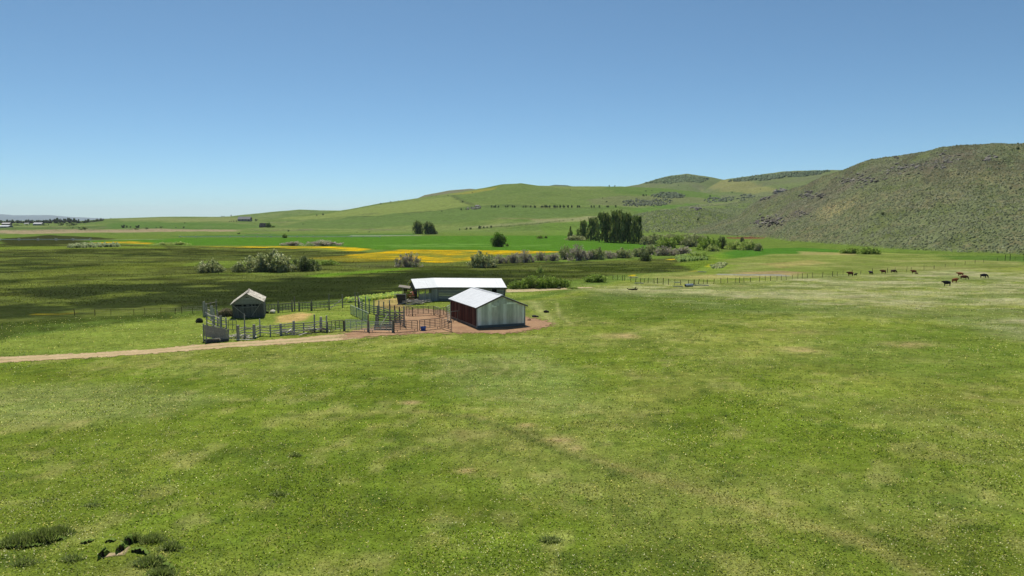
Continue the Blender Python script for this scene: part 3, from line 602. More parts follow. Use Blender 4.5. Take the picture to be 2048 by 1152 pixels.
def gable_roof(mb, O, e, nrm, Wd, Ln, he, hp, ov, og, thick, c, seam=0.6, sc=None):
    """two slopes with raised seams"""
    sl = (hp - he) / (Wd / 2)
    for side in (0, 1):
        ex = e if side == 0 else -e; st = O - ex * 0 if side == 0 else O + e * Wd
        lo0 = st - ex * ov - nrm * og + Vector((0, 0, he - sl * ov)); hi0 = st + ex * (Wd / 2) - nrm * og + Vector((0, 0, hp))
        lo1 = lo0 + nrm * (Ln + 2 * og); hi1 = hi0 + nrm * (Ln + 2 * og)
        mb.slab([lo0, hi0, hi1, lo1], Vector((0, 0, thick)), c)
        n = int((Ln + 2 * og) / seam)
        for i in range(1, n):
            k = nrm * (i * seam); up = Vector((0, 0, thick + .012)); mb.box(lo0 + k + up, hi0 + k + up, .05, .03, sc or c)
mb = MB(); gable_roof(mb, A, e, nrm, Wd, Ln, HE, HP, .32, .38, .06, alb((236, 238, 240), 1.1), .62, alb((228, 230, 232), 1.05))
mb.box(A + e * (Wd/2) - nrm * .4 + Vector((0, 0, HP + .085)), A + e * (Wd/2) + nrm * (Ln + .4) + Vector((0, 0, HP + .085)), .3, .04, alb((236, 238, 240), 1.1)); mb.build('roof', 'roof_metal', t)
mb = MB()
for s in (0, 1):
    ex = e if s == 0 else -e; st = A if s == 0 else B
    mb.box(st - ex * .34 - nrm * .41 + Vector((0, 0, HE - .22)), st + ex * (Wd / 2) - nrm * .41 + Vector((0, 0, HP - .1)), .05, .18, WB)
mb.build('fascia', 'weathered_wood', t)
for i in range(15):
    mb = MB(); q = A + nrm * (.3 + i * .87) ; mb.box(q - e * .3 + Vector((0, 0, HE - .19)), q + e * .3 + Vector((0, 0, HE + .03)), .07, .12, WB); mb.build('rafter_tail', 'weathered_wood', t)
# ---- long barn with a bent white roof
EH, RH = 2.84, 4.25
eL, eM, eR = U(830.5, 577.7, EH), U(876.6, 574.8, EH), U(1013.6, 575.6, EH)
rL, rM, rR = U(821.9, 558.6, RH), U(867, 556.2, RH), U(1003, 557.2, RH)
bL, bM, bR = [V3(2 * r - q, EH) for r, q in ((rL, eL), (rM, eM), (rR, eR))]
org = V3(eL, 0); t = thing('log_barn', org, 'long log and plank barn under a bent white metal roof behind the corrals', 'barn'); bpy.context.view_layer.update()
mb = MB(); wc = alb((232, 236, 238), .98)
for q, r, q2, r2 in ((eL, rL, eM, rM), (eM, rM, eR, rR), (bM, rM, bL, rL), (bR, rR, bM, rM)):
    mb.slab([q, q2, r2, r], Vector((0, 0, .06)), wc)
    n = max(2, int((q2 - q).length / .75))
    for i in range(1, n):
        a, b = lerp(q, q2, i / n), lerp(r, r2, i / n); k = (1.0, .93, .97, 1.0, .9)[i % 5]; mb.box(a + Vector((0, 0, .075)), b + Vector((0, 0, .075)), .06, .025, tuple(v * k for v in wc))
mb.build('roof', 'roof_metal', t)
mb = MB()
for a, b in ((eL, eM), (eM, eR)): mb.box(a + Vector((0, .12, -.12)), b + Vector((0, .12, -.12)), .12, .2, WB)
mb.build('eave_beam', 'weathered_wood', t)
dv = (rM - eM); dv.z = 0; dv = dv.normalized(); axR = (eR - eM); axR.z = 0; LR = axR.length; axR.normalize(); axL = (eM - eL); axL.z = 0; LL = axL.length; axL.normalize()
f0 = V3(eM, 0) + dv * .45; f1 = V3(eR, 0) + dv * .45 - axR * .35
mb = MB()
for k in range(9):                                   # stacked logs
    z = .18 + k * .29; off = rnd.uniform(-.03, .03)
    mb.tube([f0 + dv * off + Vector((0, 0, z)), lerp(f0, f1, .5) + dv * off + Vector((0, 0, z + rnd.uniform(-.02, .02))), f1 + axR * rnd.uniform(0, .25) + Vector((0, 0, z))], .118, jit(alb((160, 154, 142), 1.7), rnd, .25), 7)
    g1 = V3(bR, 0) - dv * .45 - axR * .35; mb.tube([f1 - dv * .2 + Vector((0, 0, z + .14)), g1 + Vector((0, 0, z + .14))], .13, jit(alb((104, 98, 90)), rnd, .2), 7)
    g0 = V3(bM, 0) - dv * .45; mb.tube([g0 + Vector((0, 0, z)), g1 + Vector((0, 0, z))], .13, jit(WD, rnd, .2), 7)
mb.build('log_wall', 'old_plank', t)
for s in (0, .42, .8): 
    mb = MB(); q = lerp(f0, f1, s) - dv * .16; mb.box(V3(q, -.1), V3(q, EH - .15), .22, .2, alb((150, 146, 136), 1.3)); mb.build('door_post', 'weathered_wood', t)
mb = MB(); q0, q1 = lerp(f0, f1, .81) - dv * .15, lerp(f0, f1, .88) - dv * .15; mb.slab([V3(q0, 1.5), V3(q1, 1.5), V3(q1, 2.55), V3(q0, 2.55)], dv * .03, alb((26, 24, 22))); mb.build('window', 'weathered_wood', t)
g0 = V3(eL, 0) + dv * .5 + axL * .9; g1 = f0
mb = MB(); n = 26
for i in range(n):
    a, b = lerp(g0, g1, i / n), lerp(g0, g1, (i + .9) / n); h = 1.75 if i < n * .62 else 2.7; h += rnd.uniform(-.08, .05)
    mb.slab([V3(a, 0), V3(b, 0), V3(b, h), V3(a, h)], dv * .04, jit(alb((156, 152, 142), 1.6), rnd, .35))
mb.build('plank_wall', 'old_plank', t)
PQ = [(lerp(g0, g1, q_) + dv * .15, EH) for q_ in (0, .33, .55, .8)] + [(lerp(V3(bL, 0), V3(bM, 0), q_) - dv * .4, EH) for q_ in (0, .5, 1)] + [(V3(rL, 0) + axL * .8, RH)]
for q, hh in PQ: mb = MB(); mb.tube([V3(q, -.1), V3(q, hh - .1)], .1, WD, 7); mb.build('pole', 'weathered_wood', t)
mb = MB(); L0, L1 = V3(eL, 0) + dv * .5 + axL * .5, V3(bL, 0) - dv * .3 + axL * .5
for i in range(12):
    q0, q1 = lerp(L0, L1, i / 12), lerp(L0, L1, (i + .92) / 12); f_ = 1 - abs(2 * (i + .5) / 12 - 1); mb.slab([V3(q0, .9 if i < 5 else 0), V3(q1, .9 if i < 5 else 0), V3(q1, EH + (RH - EH) * f_ - .1), V3(q0, EH + (RH - EH) * f_ - .1)], axL * .04, jit(alb((92, 88, 82)), rnd, .25))
mb.build('end_wall', 'old_plank', t)
# ---- leaning shingled shed
a0, b0 = at(468, 636.8), at(529.3, 634.5); a0.z = b0.z = 0; e = (b0 - a0).normalized(); nrm = Vector((-e.y, e.x, 0)); Wd = (b0 - a0).length; Ln = 7.2
t = thing('wooden_shed', a0, 'sagging old timber shed with shingle roof and crossed braces on its front', 'shed'); bpy.context.view_layer.update()
lean = e * -.28; H1, H2, HPk = 2.35, 2.75, 4.15
def fp(s, z, k=0.0): return a0 + e * (s * Wd) + lean * (z / 3) + nrm * k + Vector((0, 0, z))
mb = MB(); n = 22
for i in range(n):
    s0, s1 = i / n, (i + .93) / n; c = jit(alb((118, 114, 106), 1.15), rnd, .28); mb.slab([fp(s0, 0), fp(s1, 0), fp(s1, 2.3 + rnd.uniform(-.05,.05)), fp(s0, 2.3)], nrm * .05, c)
mb.build('plank_wall', 'old_plank', t)
mb = MB(); z = 2.36
def top_s(z): k = (z - H1) / (HPk - H1); return .5 * k, 1 - .5 * max(0, (z - H2) / (HPk - H2))
while z < 4.0:
    l0, r0 = top_s(z); l1, r1 = top_s(z + .22)
    mb.slab([fp(l0 - .01, z, -.03), fp(min(r0, 1), z, -.03), fp(min(r1, 1), z + .215, -.03), fp(l1, z + .215, -.03)], nrm * .04, jit(alb((150, 146, 134), 1.4), rnd, .16)); z += .225
mb.build('gable_board', 'old_plank', t)
for s0, s1 in ((.10,.3),(.36,.47),(.56,.63),(.66,.72),(.76,.86)): mb = MB(); mb.slab([fp(s0, 2.02, -.04), fp(s1, 2.02, -.04), fp(s1, 2.24, -.04), fp(s0, 2.24, -.04)], nrm * .02, alb((20, 19, 18))); mb.build('gap_opening', 'weathered_wood', t)
for s0, s1 in ((.44,.455),(.475,.5),(.505,.53),(.54,.565)): mb = MB(); mb.slab([fp(s0, 3.42, -.06), fp(s1, 3.42, -.06), fp(s1, 3.58, -.06), fp(s0, 3.58, -.06)], nrm * .02, alb((16, 15, 14))); mb.build('vent_opening', 'weathered_wood', t)
for s0, z0, s1, z1 in ((.02, 2.2, .40, .35), (.98, 2.75, .56, .15)):
    mb = MB(); mb.box(fp(s0, z0, -.12), fp(s1, z1, -.12), .06, .17, alb((176, 168, 152), 1.5), up=nrm); mb.build('brace', 'weathered_wood', t)
mb = MB(); mb.box(fp(.26, 1.72, -.14), fp(.8, 1.95, -.14), .06, .16, alb((150, 144, 134), 1.4), up=nrm); mb.build('door_beam', 'weathered_wood', t)
for s in (.0, .34, .46, .62, .74, 1.0): mb = MB(); mb.box(fp(s, 0, -.07), fp(s, 2.3, -.07), .12, .05, alb((124, 120, 110), 1.2), up=nrm); mb.build('stud', 'weathered_wood', t)
def shp(s, z, k): return fp(s, z, k)
mb = MB()
for k in range(30):                                   # side walls: boards with gaps
    z0 = 0; kk = k * Ln / 30; ln = rnd.uniform(.75, .98)
    if rnd.random() < .12: continue
    mb.slab([fp(0, 0, kk), fp(0, 0, kk + Ln / 30 * .9), fp(0, H1 - .05, kk + Ln / 30 * .9), fp(0, H1 - .05, kk)], e * .04, jit(alb((150, 144, 132)), rnd, .2))
    mb.slab([fp(1, 0, kk), fp(1, 0, kk + Ln / 30 * .9), fp(1, H2 - .05, kk + Ln / 30 * .9), fp(1, H2 - .05, kk)], e * -.04, jit(WD, rnd, .2))
for i in range(20):
    s0 = i / 20; h = min(H1 + (HPk - H1) * min(2 * s0, 1), H2 + (HPk - H2) * (1 - s0) * 2) - .15; mb.slab([fp(s0, 0, Ln), fp(s0 + .047, 0, Ln), fp(s0 + .047, h, Ln), fp(s0, h, Ln)], nrm * .04, jit(WD, rnd, .2))
mb.build('side_wall', 'old_plank', t)
mb = MB()
for side in (0, 1):
    sl_, hl = (-.07, H1 - .12) if side == 0 else (1.05, H2 - .12)
    for c in range(9):
        for r_ in range(26):
            f0_, f1_ = c / 9, (c + 1.12) / 9; k0 = -.35 + r_ * (Ln + .7) / 26; k1 = k0 + (Ln + .7) / 26 * .96
            sag = lambda k: -.22 * math.sin(math.pi * (k + .35) / (Ln + .7))
            P = lambda f, k, u: fp(sl_ + (.5 - sl_) * min(f, 1), hl + (HPk - hl) * min(f, 1) + u + sag(k) * min(f, 1), k)
            u0 = .09 + .004 * (r_ % 3); col_ = jit(alb((214, 208, 192), 1.1) if rnd.random() > .14 else alb((140, 130, 112)), rnd, .14)
            mb.quad([P(f0_, k0, u0), P(f0_, k1, u0), P(f1_, k1, u0 - .02), P(f1_, k0, u0 - .02)], col_)
    mb.slab([fp(sl_, hl, -.35), fp(.5, HPk, -.35), fp(.5, HPk - .2, Ln / 2), fp(sl_, hl - .1, Ln / 2)], Vector((0, 0, .045)), WG); mb.slab([fp(sl_, hl - .1, Ln / 2), fp(.5, HPk - .2, Ln / 2), fp(.5, HPk, Ln + .35), fp(sl_, hl, Ln + .35)], Vector((0, 0, .045)), WG)
rf = mb.build('roof', 'shingle', t)
mb = MB(); mb.box(fp(.5, HPk + .12, -.36), fp(.5, HPk - .08, Ln / 2), .25, .04, alb((150, 144, 132))); mb.box(fp(.5, HPk - .08, Ln / 2), fp(.5, HPk + .12, Ln + .36), .25, .04, alb((150, 144, 132))); o = mb.build('ridge_board', 'weathered_wood', t)
mb = MB()
for s0, z0, s1, z1 in ((-.03, H1 + .02, .5, HPk + .02), (1.03, H2 + .0, .5, HPk + .02)): mb.box(fp(s0, z0, -.38), fp(s1, z1, -.38), .04, .14, alb((170, 164, 150)), up=nrm)
mb.build('fascia', 'weathered_wood', t)
# ================================================================== CORRALS
def G0(px, py): p = at(px, py); return p
def fence(name, label, cat, pts, levels, hpost, rpost=.09, rail=.05, colr=WG, group=None, mat_='weathered_wood', sag=.03, hs=None, seedv=1, flatrail=False, thick=None):
    r_ = random.Random(seedv); P = [G0(*p[:2]) for p in pts]; t = thing(name, P[0], label, cat, group); bpy.context.view_layer.update()
    for i, p in enumerate(P):
        h = (hs[i] if hs else hpost) * (1 + r_.uniform(-.05, .05)); ln = Vector((r_.uniform(-.05, .05), r_.uniform(-.05, .05), 0)); q = p + Vector((0, 0, -.2))
        rr = rpost * (thick[i] if thick else 1); mb = MB(); mb.tube([q, p + ln * .5 + Vector((0, 0, h / 2)), p + ln + Vector((0, 0, h))], [rr * 1.05, rr, rr * .92], jit(colr, r_, .25), 7); mb.build('post', mat_, t)
    for z in levels:
        mb = MB()
        for a, b in zip(P, P[1:]):
            o1, o2 = r_.uniform(-sag, sag), r_.uniform(-sag, sag); d = (b - a).normalized(); a_ = a - d * .15; b_ = b + d * .15; off = Vector((d.y, -d.x, 0)) * (rpost + .01)
            if flatrail: mb.box(a_ + off + Vector((0, 0, z + o1)), b_ + off + Vector((0, 0, z + o2)), .035, rail * 2.6, jit(colr, r_, .22))
            else: mb.tube([a_ + off + Vector((0, 0, z + o1)), (a_ + b_) / 2 + off + Vector((0, 0, z + (o1 + o2) / 2 + r_.uniform(-sag, sag))), b_ + off + Vector((0, 0, z + o2))], rail, jit(colr, r_, .22), 6)
        mb.build('rail', mat_, t)
    return t
ST = alb((120, 122, 110), 1.1); STL = alb((176, 184, 174), 1.2); STR = alb((120, 104, 88), 1.1)
def panel(pa, pb, label, nup=3, h=1.6, nr=6, c=ST, cat='corral panel', name='corral_panel', group='metal corral panels', legs=True, z0=.35, zz=0.0):
    a, b = G0(*pa), G0(*pb); t = thing(name, a, label, cat, group); bpy.context.view_layer.update(); r_ = random.Random(int(pa[0] * 7)); up = lambda p, z: p + Vector((0, 0, z + zz)); d = (b - a).normalized(); rr = .041
    mb = MB(); a_, b_ = a + d * .06, b - d * .06
    mb.tube([up(a_, 0), up(a_, h - .08), up(a_ + d * .08, h), up(b_ - d * .08, h), up(b_, h - .08), up(b_, 0)], rr * 1.35, c, 6)
    if legs:
        for q, s in ((a_, 1), (b_, -1)): mb.tube([up(q + d * s * .45, 0), up(q + d * s * .45, z0)], rr, c, 6)
    mb.build('frame', 'steel_tube', t)
    for i in range(nr - 1):
        z = z0 + (h - z0) * i / (nr - 1); mb = MB(); mb.tube([up(a_, z), up(b_, z)], rr, jit(c, r_, .15), 6); mb.build('rail', 'steel_tube', t)
    for i in range(1, nup + 1):
        q = lerp(a_, b_, i / (nup + 1)); mb = MB(); mb.tube([up(q, z0 - .02), up(q, h)], rr * 1.15, jit(c, r_, .2), 6); mb.build('upright', 'steel_tube', t)
    return t
# front wooden fence, from the loading chute to the metal gates
fence('pole_fence', 'weathered pole fence along the dirt track, from the loading chute to the gates', 'fence', [(476.3,679.7),(489.9,676),(508.7,676),(520.5,671.5),(541,672.5),(562.4,670.3),(587.4,667.3),(608,666),(628.8,664),(642,662),(653.5,664)], (.45,.85,1.2,1.5), 1.7, .12, .065, hs=[1.95,3.3,1.9,2.5,1.6,1.75,1.9,1.6,2.6,2.05,2.4], thick=[1.7,.8,1.8,.8,.8,1.6,1.6,.8,.95,1.7,1.0], seedv=2, sag=.07)
panel((655,664.2),(687.5,661.5), 'tubular panel between the pole fence and the leaning wooden post', 3, c=alb((128, 122, 112)))
fence('gate_post', 'short dark wooden post with weeds at its foot between two metal panels', 'post', [(689,661.3)], (), 1.55, .11, colr=WB, seedv=4)
panel((690,662.2),(735.5,664), 'wide silvery gate left of the tall post beside the track', 3, 1.7, 7, STL)
fence('gate_post', 'tall dark post where the wide silvery gate meets the next panel', 'post', [(736.6,664.4)], (), 2.6, .1, colr=WB, seedv=5)
panel((738,664.6),(785,665.4), 'long gate in front of the crowding pen', 3, 1.55, 6, STL)
fence('gate_post', 'pale thick post in the middle of the front line of gates', 'post', [(786.6,665.2)], (), 1.8, .14, colr=alb((140,132,120)), seedv=6)
panel((788,665.4),(836,661.8), 'brown corral panel left of the blue tub', 3, c=STR); panel((838.5,661.4),(881,657.4), 'brown corral panel directly behind the blue tub', 3, c=STR)
panel((883,657.8),(903.7,664), 'short brown corral panel swung open toward the metal shed', 2, c=STR)
# back line behind the shed
fence('pole_fence', 'dark pole fence at the marsh edge behind the timber shed', 'fence', [(557,624.7),(584.8,622.6),(589.5,621.3),(598,622),(623,620.9),(658.7,618.4),(685.3,614.8),(710.8,613),(717,617.8)], (.5,1.0,1.45), 1.9, .11, .05, WD, hs=[2.1,1.9,2.7,1.7,1.9,2.7,2.6,2.9,3.0], seedv=7)
for i, (a, b, lb) in enumerate((((531,627),(556,625),'thin panel beside the white rock behind the timber shed'),((559,624.8),(584,622.8),'thin panel in the marsh edge line, right of the white rock'),((599,622.2),(622,621),'grey panel in the middle of the marsh edge line'),((624,621.3),(657,618.9),'grey panel left of the diagonal pole brace'))): panel(a, b, lb, 3, 1.5, 5, ST)
a, b = G0(661, 618), G0(684, 615.5); t = MB(); t.tube([a + Vector((0, -.2, .15)), b + Vector((0, -.2, 1.55))], .06, WL, 6); tag(t.build('brace_pole', 'weathered_wood'), 'pale diagonal pole leaning on the marsh edge fence', 'pole')
# left cluster of posts
fence('pole_fence', 'tall uneven posts running back from the loading chute to the marsh', 'fence', [(452.9,656.5),(443,653.8),(435.8,651.3),(429,650.3),(425.8,647.4),(422.5,639.8),(414,636),(410.7,633.5),(407.5,632.5)], (.5,.95,1.35), 2.3, .12, .06, hs=[1.7,1.9,2.4,2.6,3.0,2.3,2.6,2.7,2.6], seedv=9, sag=.08)
fence('pole_fence', 'short run of poles left of the timber shed with a high cross rail', 'fence', [(408.5,631.5),(421,629),(433.4,626)], (.6,1.3,2.0), 2.2, .1, .05, WD, hs=[2.4,2.1,2.4], seedv=10)
fence('pole_fence', 'leaning posts in front of the brush heap near the chute', 'fence', [(414,649),(428.5,655),(441,661)], (.5,1.0,1.5,1.9), 2.2, .1, .06, WG, hs=[3.2,2.4,2.2], seedv=12, sag=.12)
panel((457,664),(474,664), 'small grey walk through gate behind the stacked boards near the chute', 1, 1.8, 3, ST)
# alley of tall posts
fence('pole_fence', 'row of tall dark posts along the back of the alley with grey planks between', 'fence', [(718.5,617.5),(724.5,620.5),(731.6,624),(739,626.2),(748,628.3),(758,629.3),(768,632),(779.5,636)], (.35,.7,1.05,1.4), 2.6, .11, .055, alb((150,150,140), 1.3), hs=[2.2,2.2,2.9,2.6,2.5,2.5,2.6,2.9], seedv=14, flatrail=True)
fence('pole_fence', 'row of dark posts closing the crowding pen toward the round pen', 'fence', [(780.5,651),(790,639.5),(799,645.5),(808.6,652.8)], (.4,.8,1.2,1.6), 2.4, .12, .055, WB, hs=[3.3,2.3,2.5,3.1], seedv=15)
for i, (a, b, lb) in enumerate((((701.4,628.3),(713,633.8),'upper left panel of the slanting alley side'),((713.5,634.0),(725,639.4),'middle panel of the slanting alley side'),((725.5,639.6),(737,645.2),'lower right panel of the slanting alley side beside the tall gate post'))): panel(a, b, lb, 3, 1.6, 7, alb((160, 168, 148), 1.2), legs=False, z0=.15)
fence('crowding_pen', 'heavy wooden crowding pen of posts and horizontal planks amid the corrals', 'pen', [(752,653.5),(756,651),(780.2,652.6),(808.6,653)], (.25,.6,.95,1.3,1.75,2.2), 2.6, .13, .06, alb((140,136,126), 1.3), hs=[2.0,3.1,3.2,3.2], seedv=17, flatrail=True)
fence('plank_rack', 'low stack of long horizontal poles at the foot of the crowding pen', 'rack', [(750,659),(786,660)], (.1,.35,.6), .8, .1, .08, alb((70,78,74)), seedv=18)
a, b = G0(762, 655), G0(779, 652); t = MB(); t.tube([a + Vector((0, -.25, .3)), b + Vector((0, -.25, 2.2))], .06, WL, 6); tag(t.build('brace_pole', 'weathered_wood'), 'pale pole propped diagonally against the crowding pen', 'pole')
a, b = G0(716.5, 617.5), G0(723, 619.5); t = MB(); t.tube([a + Vector((-.5, 0, 2.35)), a + Vector((.1, 0, 2.15)), b + Vector((0, -.2, .7))], .07, alb((210, 200, 176)), 6); tag(t.build('bent_branch', 'weathered_wood'), 'pale crooked branch hooked over the tall posts behind the alley', 'branch')
# round pen
RP = [(812,631.4),(825,632.4),(868,630.2),(880,635.4),(894,632.8)]
for (a, b), lb, k in zip(zip(RP, RP[1:]), ('short rear panel joining the crowding pen to the round pen','long rear panel of the round pen facing the log barn','right rear corner panel of the round pen','rear panel running up to the red shed wall'), (1, 3, 2, 1)): panel(a, b, lb, k, c=alb((116, 104, 90)))
panel((901.5,645.5),(929,642.5), 'single gate standing before the red side wall of the metal shed', 1, 1.8, 2, ST, z0=.3)
panel((894.5,644.5),(901,641.0), 'steeply angled gate with slanting bars at the corner of the metal shed', 1, 2.6, 7, STL, legs=False)
# loading chute
a, b = G0(411.8, 686), G0(457, 681.5); d = (b - a).normalized(); nn = Vector((-d.y, d.x, 0)); L_ = (b - a).length
t = thing('loading_chute', a, 'grey timber cattle loading chute with sloping planked sides by the track', 'loading chute'); bpy.context.view_layer.update()
for k in (0, 1):
    o_ = nn * (1.15 * k); mb = MB(); top = lambda s: 2.45 - .85 * s
    for s in (0.02, .42, .84, 1): mb.box(a + d * (s * L_) + o_ + Vector((0, 0, -.1)), a + d * (s * L_) + o_ + Vector((0, 0, top(s) + .05)), .13, .13, jit(WG, rnd, .15))
    mb.build('frame_post', 'weathered_wood', t); mb = MB()
    for j in range(8):
        z0_ = .95 + j * .19
        s1 = 1.0
        za, zb = z0_, z0_ - .85 + .10 * 0
        mb.box(a + d * 0 + o_ - nn * .09 + Vector((0, 0, za)), a + d * L_ + o_ - nn * .09 + Vector((0, 0, max(zb, .1 + j * .17))), .04, .15, jit(alb((140, 136, 128), 1.3), rnd, .2))
    mb.build('side_plank', 'old_plank', t)
mb = MB(); mb.box(a + nn * .57 + Vector((0, 0, .95)), b + nn * .57 + Vector((0, 0, .1)), 1.1, .06, WD); mb.build('ramp_floor', 'old_plank', t)
mb = MB(); mb.box(a - nn * .1 + Vector((0, 0, .18)), b - nn * .1 + Vector((0, 0, .15)), .22, .3, alb((104, 100, 94))); mb.box(a + nn * 1.25 + Vector((0, 0, .18)), b + nn * 1.25 + Vector((0, 0, .15)), .22, .3, WD); mb.build('skid_beam', 'weathered_wood', t)
mb = MB(); mb.tube([a + Vector((.5, -.05, .55)), a + Vector((1.9, -.05, .62)), a + Vector((1.95, -.05, .4))], .07, alb((205, 200, 180)), 6); mb.build('bumper_log', 'weathered_wood', t)
def boards(name, px, py, n, ln, spread, cols, label, cat, seed, hgt=.25, thick=.05, wid=.16):
    r_ = random.Random(seed); p = G0(px, py); t = thing(name, p, label, cat) if n > 1 else None; bpy.context.view_layer.update()
    for i in range(n):
        mb = MB(); c = p + Vector((r_.gauss(0, spread), r_.gauss(0, spread * .8), r_.uniform(.03, hgt))); an = r_.uniform(-.6, .6) + (math.pi / 2 if r_.random() < .25 else 0); L = ln * r_.uniform(.5, 1.2); dd = Vector((math.cos(an), math.sin(an), r_.uniform(-.12, .25))) * L / 2
        mb.box(c - dd, c + dd, wid * r_.uniform(.6, 1.3), thick * r_.uniform(.7, 1.8), jit(r_.choice(cols), r_, .15)); o = mb.build('board' if t else name, 'weathered_wood', t)
    return t or tag(o, label, cat)
boards('board_pile', 466, 676, 16, 1.6, .75, [WL, WG, alb((196,190,176))], 'loose pale boards heaped between the chute and the first thick post', 'boards', 3, .6)
boards('board_pile', 494, 676, 10, 1.6, .8, [WL, WD, WG], 'grey boards and scraps behind the tall thin post', 'boards', 4, .4)
boards('fallen_plank', 496, 680, 2, 2.4, .25, [WL], 'long pale plank lying at the track edge', 'plank', 5, .08)
boards('scrap_timber', 604, 666.5, 24, 2.0, 1.7, [WG, WD, WB], 'dark scrap timber along the foot of the pole fence, middle of the run', 'timber', 6, .55)
boards('scrap_timber', 634, 664, 26, 1.6, 1.3, [WG, WD, WB, WL], 'scrap timber heaped at the thick double post near the metal panels', 'timber', 7, .7)
boards('scrap_timber', 573, 669, 12, 2.0, 1.2, [WG, WL], 'grey boards leaning low between two thick fence posts', 'timber', 8, .5)
boards('fallen_pole', 404, 672, 1, 1.4, .1, [alb((200,190,130))], 'short yellow stick in the grass left of the chute', 'stick', 9, .08)
# pile by the barn, bin, lean to
boards('lumber_heap', 828, 608.3, 60, 2.2, 1.15, [alb((206,198,184)), alb((176,168,158)), alb((224,214,196)), WG], 'bleached broken lumber heaped in the grass beside the log barn', 'lumber heap', 10, .8, .07, .14)
boards('lumber_heap', 826, 603.5, 26, 1.5, .5, [alb((176,112,84)), alb((206,178,156)), alb((150,96,74))], 'rust brown broken wood standing behind the bleached heap', 'lumber heap', 11, 2.2, .07, .14)
p = G0(803.5, 608.3); t = thing('wooden_bin', p, 'dark tapering wooden feed bin standing by the lumber heap', 'bin'); bpy.context.view_layer.update()
for s in (-1, 1):
    mb = MB(); q = lambda x, y, z: p + Vector((x * (.72 + z * .10) - z * .09, y * (.6 + z * .05) + .6, z))
    mb.slab([q(-1, s, 0), q(1, s, 0), q(1, s, 1.95), q(-1, s, 1.95)], Vector((0, .05 * -s, 0)), jit(alb((86, 82, 76)), rnd, .1)); mb.build('panel', 'old_plank', t)
    mb = MB(); mb.slab([q(s, -1, 0), q(s, 1, 0), q(s, 1, 1.95), q(s, -1, 1.95)], Vector((.05 * -s, 0, 0)), jit(WD, rnd, .1)); mb.build('panel', 'old_plank', t)
mb = MB(); mb.box(q(-1.3, -1.05, 1.95), q(1, -1.05, 1.97), .1, .1, WL); mb.box(q(-1.3, -1.05, 1.95), q(-1.35, -1.05, 1.1), .1, .1, WG); mb.build('rim', 'weathered_wood', t)
a, b = G0(806, 601), G0(822, 600); t = thing('lean_to', a, 'collapsed lean to with a slanting plank roof behind the feed bin', 'lean to'); bpy.context.view_layer.update()
mb = MB(); mb.slab([a + Vector((-.9, -.2, 2.75)), b + Vector((-.2, -.2, 2.3)), b + Vector((-.2, 1.6, 2.6)), a + Vector((-.9, 1.6, 3.0))], Vector((0, 0, .12)), alb((150, 144, 134))); mb.build('roof', 'old_plank', t)
mb = MB()
for q in (a, b, a + Vector((0, 1.4, 0)), b + Vector((0, 1.4, 0))): mb.tube([V3(q, -.1), V3(q, 2.5)], .08, WD, 6)
mb.build('post', 'weathered_wood', t)
mb = MB()
for i in range(7): q0_ = lerp(a, b, i / 7); q1_ = lerp(a, b, (i + .85) / 7); mb.slab([V3(q0_, 0) + Vector((0, 1.3, 0)), V3(q1_, 0) + Vector((0, 1.3, 0)), V3(q1_, 2.2) + Vector((0, 1.3, 0)), V3(q0_, 2.3) + Vector((0, 1.3, 0))], Vector((0, .04, 0)), jit(alb((84, 80, 74)), rnd, .2))
mb.build('plank_wall', 'old_plank', t)
# blue tub
p = G0(846.5, 661.6); t = thing('water_tub', p, 'blue plastic tub on the brown dirt in front of the corral panels', 'tub'); bpy.context.view_layer.update()
bl = alb((44, 92, 178)); mb = MB(); n = 20; rs = [(.30, 0), (.36, .03), (.41, .5), (.42, .58), (.38, .58), (.36, .5), (.31, .08), (0.001, .07)]; vs = []; fs = []
for r_, z_ in rs: vs += [p + Vector((r_ * math.cos(2 * math.pi * k / n), r_ * math.sin(2 * math.pi * k / n), z_)) for k in range(n)]
for i in range(len(rs) - 1):
    for k in range(n): fs.append((i*n+k, i*n+(k+1)%n, (i+1)*n+(k+1)%n, (i+1)*n+k))
mb.add(vs, fs, bl); mb.build('tub_wall', 'plastic', t, True)
mb = MB(); mb.tube([p + Vector((.43 * math.cos(k * math.pi / 10), .43 * math.sin(k * math.pi / 10), .58)) for k in range(21)], .025, alb((60, 110, 196)), 6, False); mb.build('rim', 'plastic', t)
for s in (0, math.pi):
    mb = MB(); mb.tube([p + Vector((math.cos(s + k) * .47, math.sin(s + k) * .47, .5)) for k in (-.25, 0, .25)], .02, WB, 5); mb.build('handle', 'plastic', t)
# rocks
def rock_mesh(mb, c, s, r_, colr, flat=.7):
    bm = bmesh.new(); bmesh.ops.create_icosphere(bm, subdivisions=2, radius=1)
    ax = [Vector((r_.gauss(0, 1), r_.gauss(0, 1), r_.gauss(0, 1))).normalized() for _ in range(9)]; off = [r_.uniform(.55, .95) for _ in ax]
    for v in bm.verts:
        for a_, o_ in zip(ax, off):
            dd = v.co.dot(a_)
            if dd > o_: v.co -= a_ * (dd - o_)
    sc = Vector((s * r_.uniform(.8, 1.4), s * r_.uniform(.7, 1.1), s * flat * r_.uniform(.7, 1.2))); rz = r_.uniform(0, 6.28); cz, sz_ = math.cos(rz), math.sin(rz)
    vs = []
    for v in bm.verts: x, y, z = v.co.x * sc.x, v.co.y * sc.y, v.co.z * sc.z; vs.append(Vector((x * cz - y * sz_, x * sz_ + y * cz, z)) + c)
    mb.add(vs, [tuple(v.index for v in f.verts) for f in bm.faces], colr); bm.free()
def rock(px, py, s, c, label, cat='rock', name='rock', flat=.7):
    r_ = random.Random(int(px * 3 + py)); mb = MB(); p = G0(px, py); rock_mesh(mb, p + Vector((0, 0, s * flat * .4)), s, r_, alb(c), flat); return tag(mb.build(name, 'rock'), label, cat)
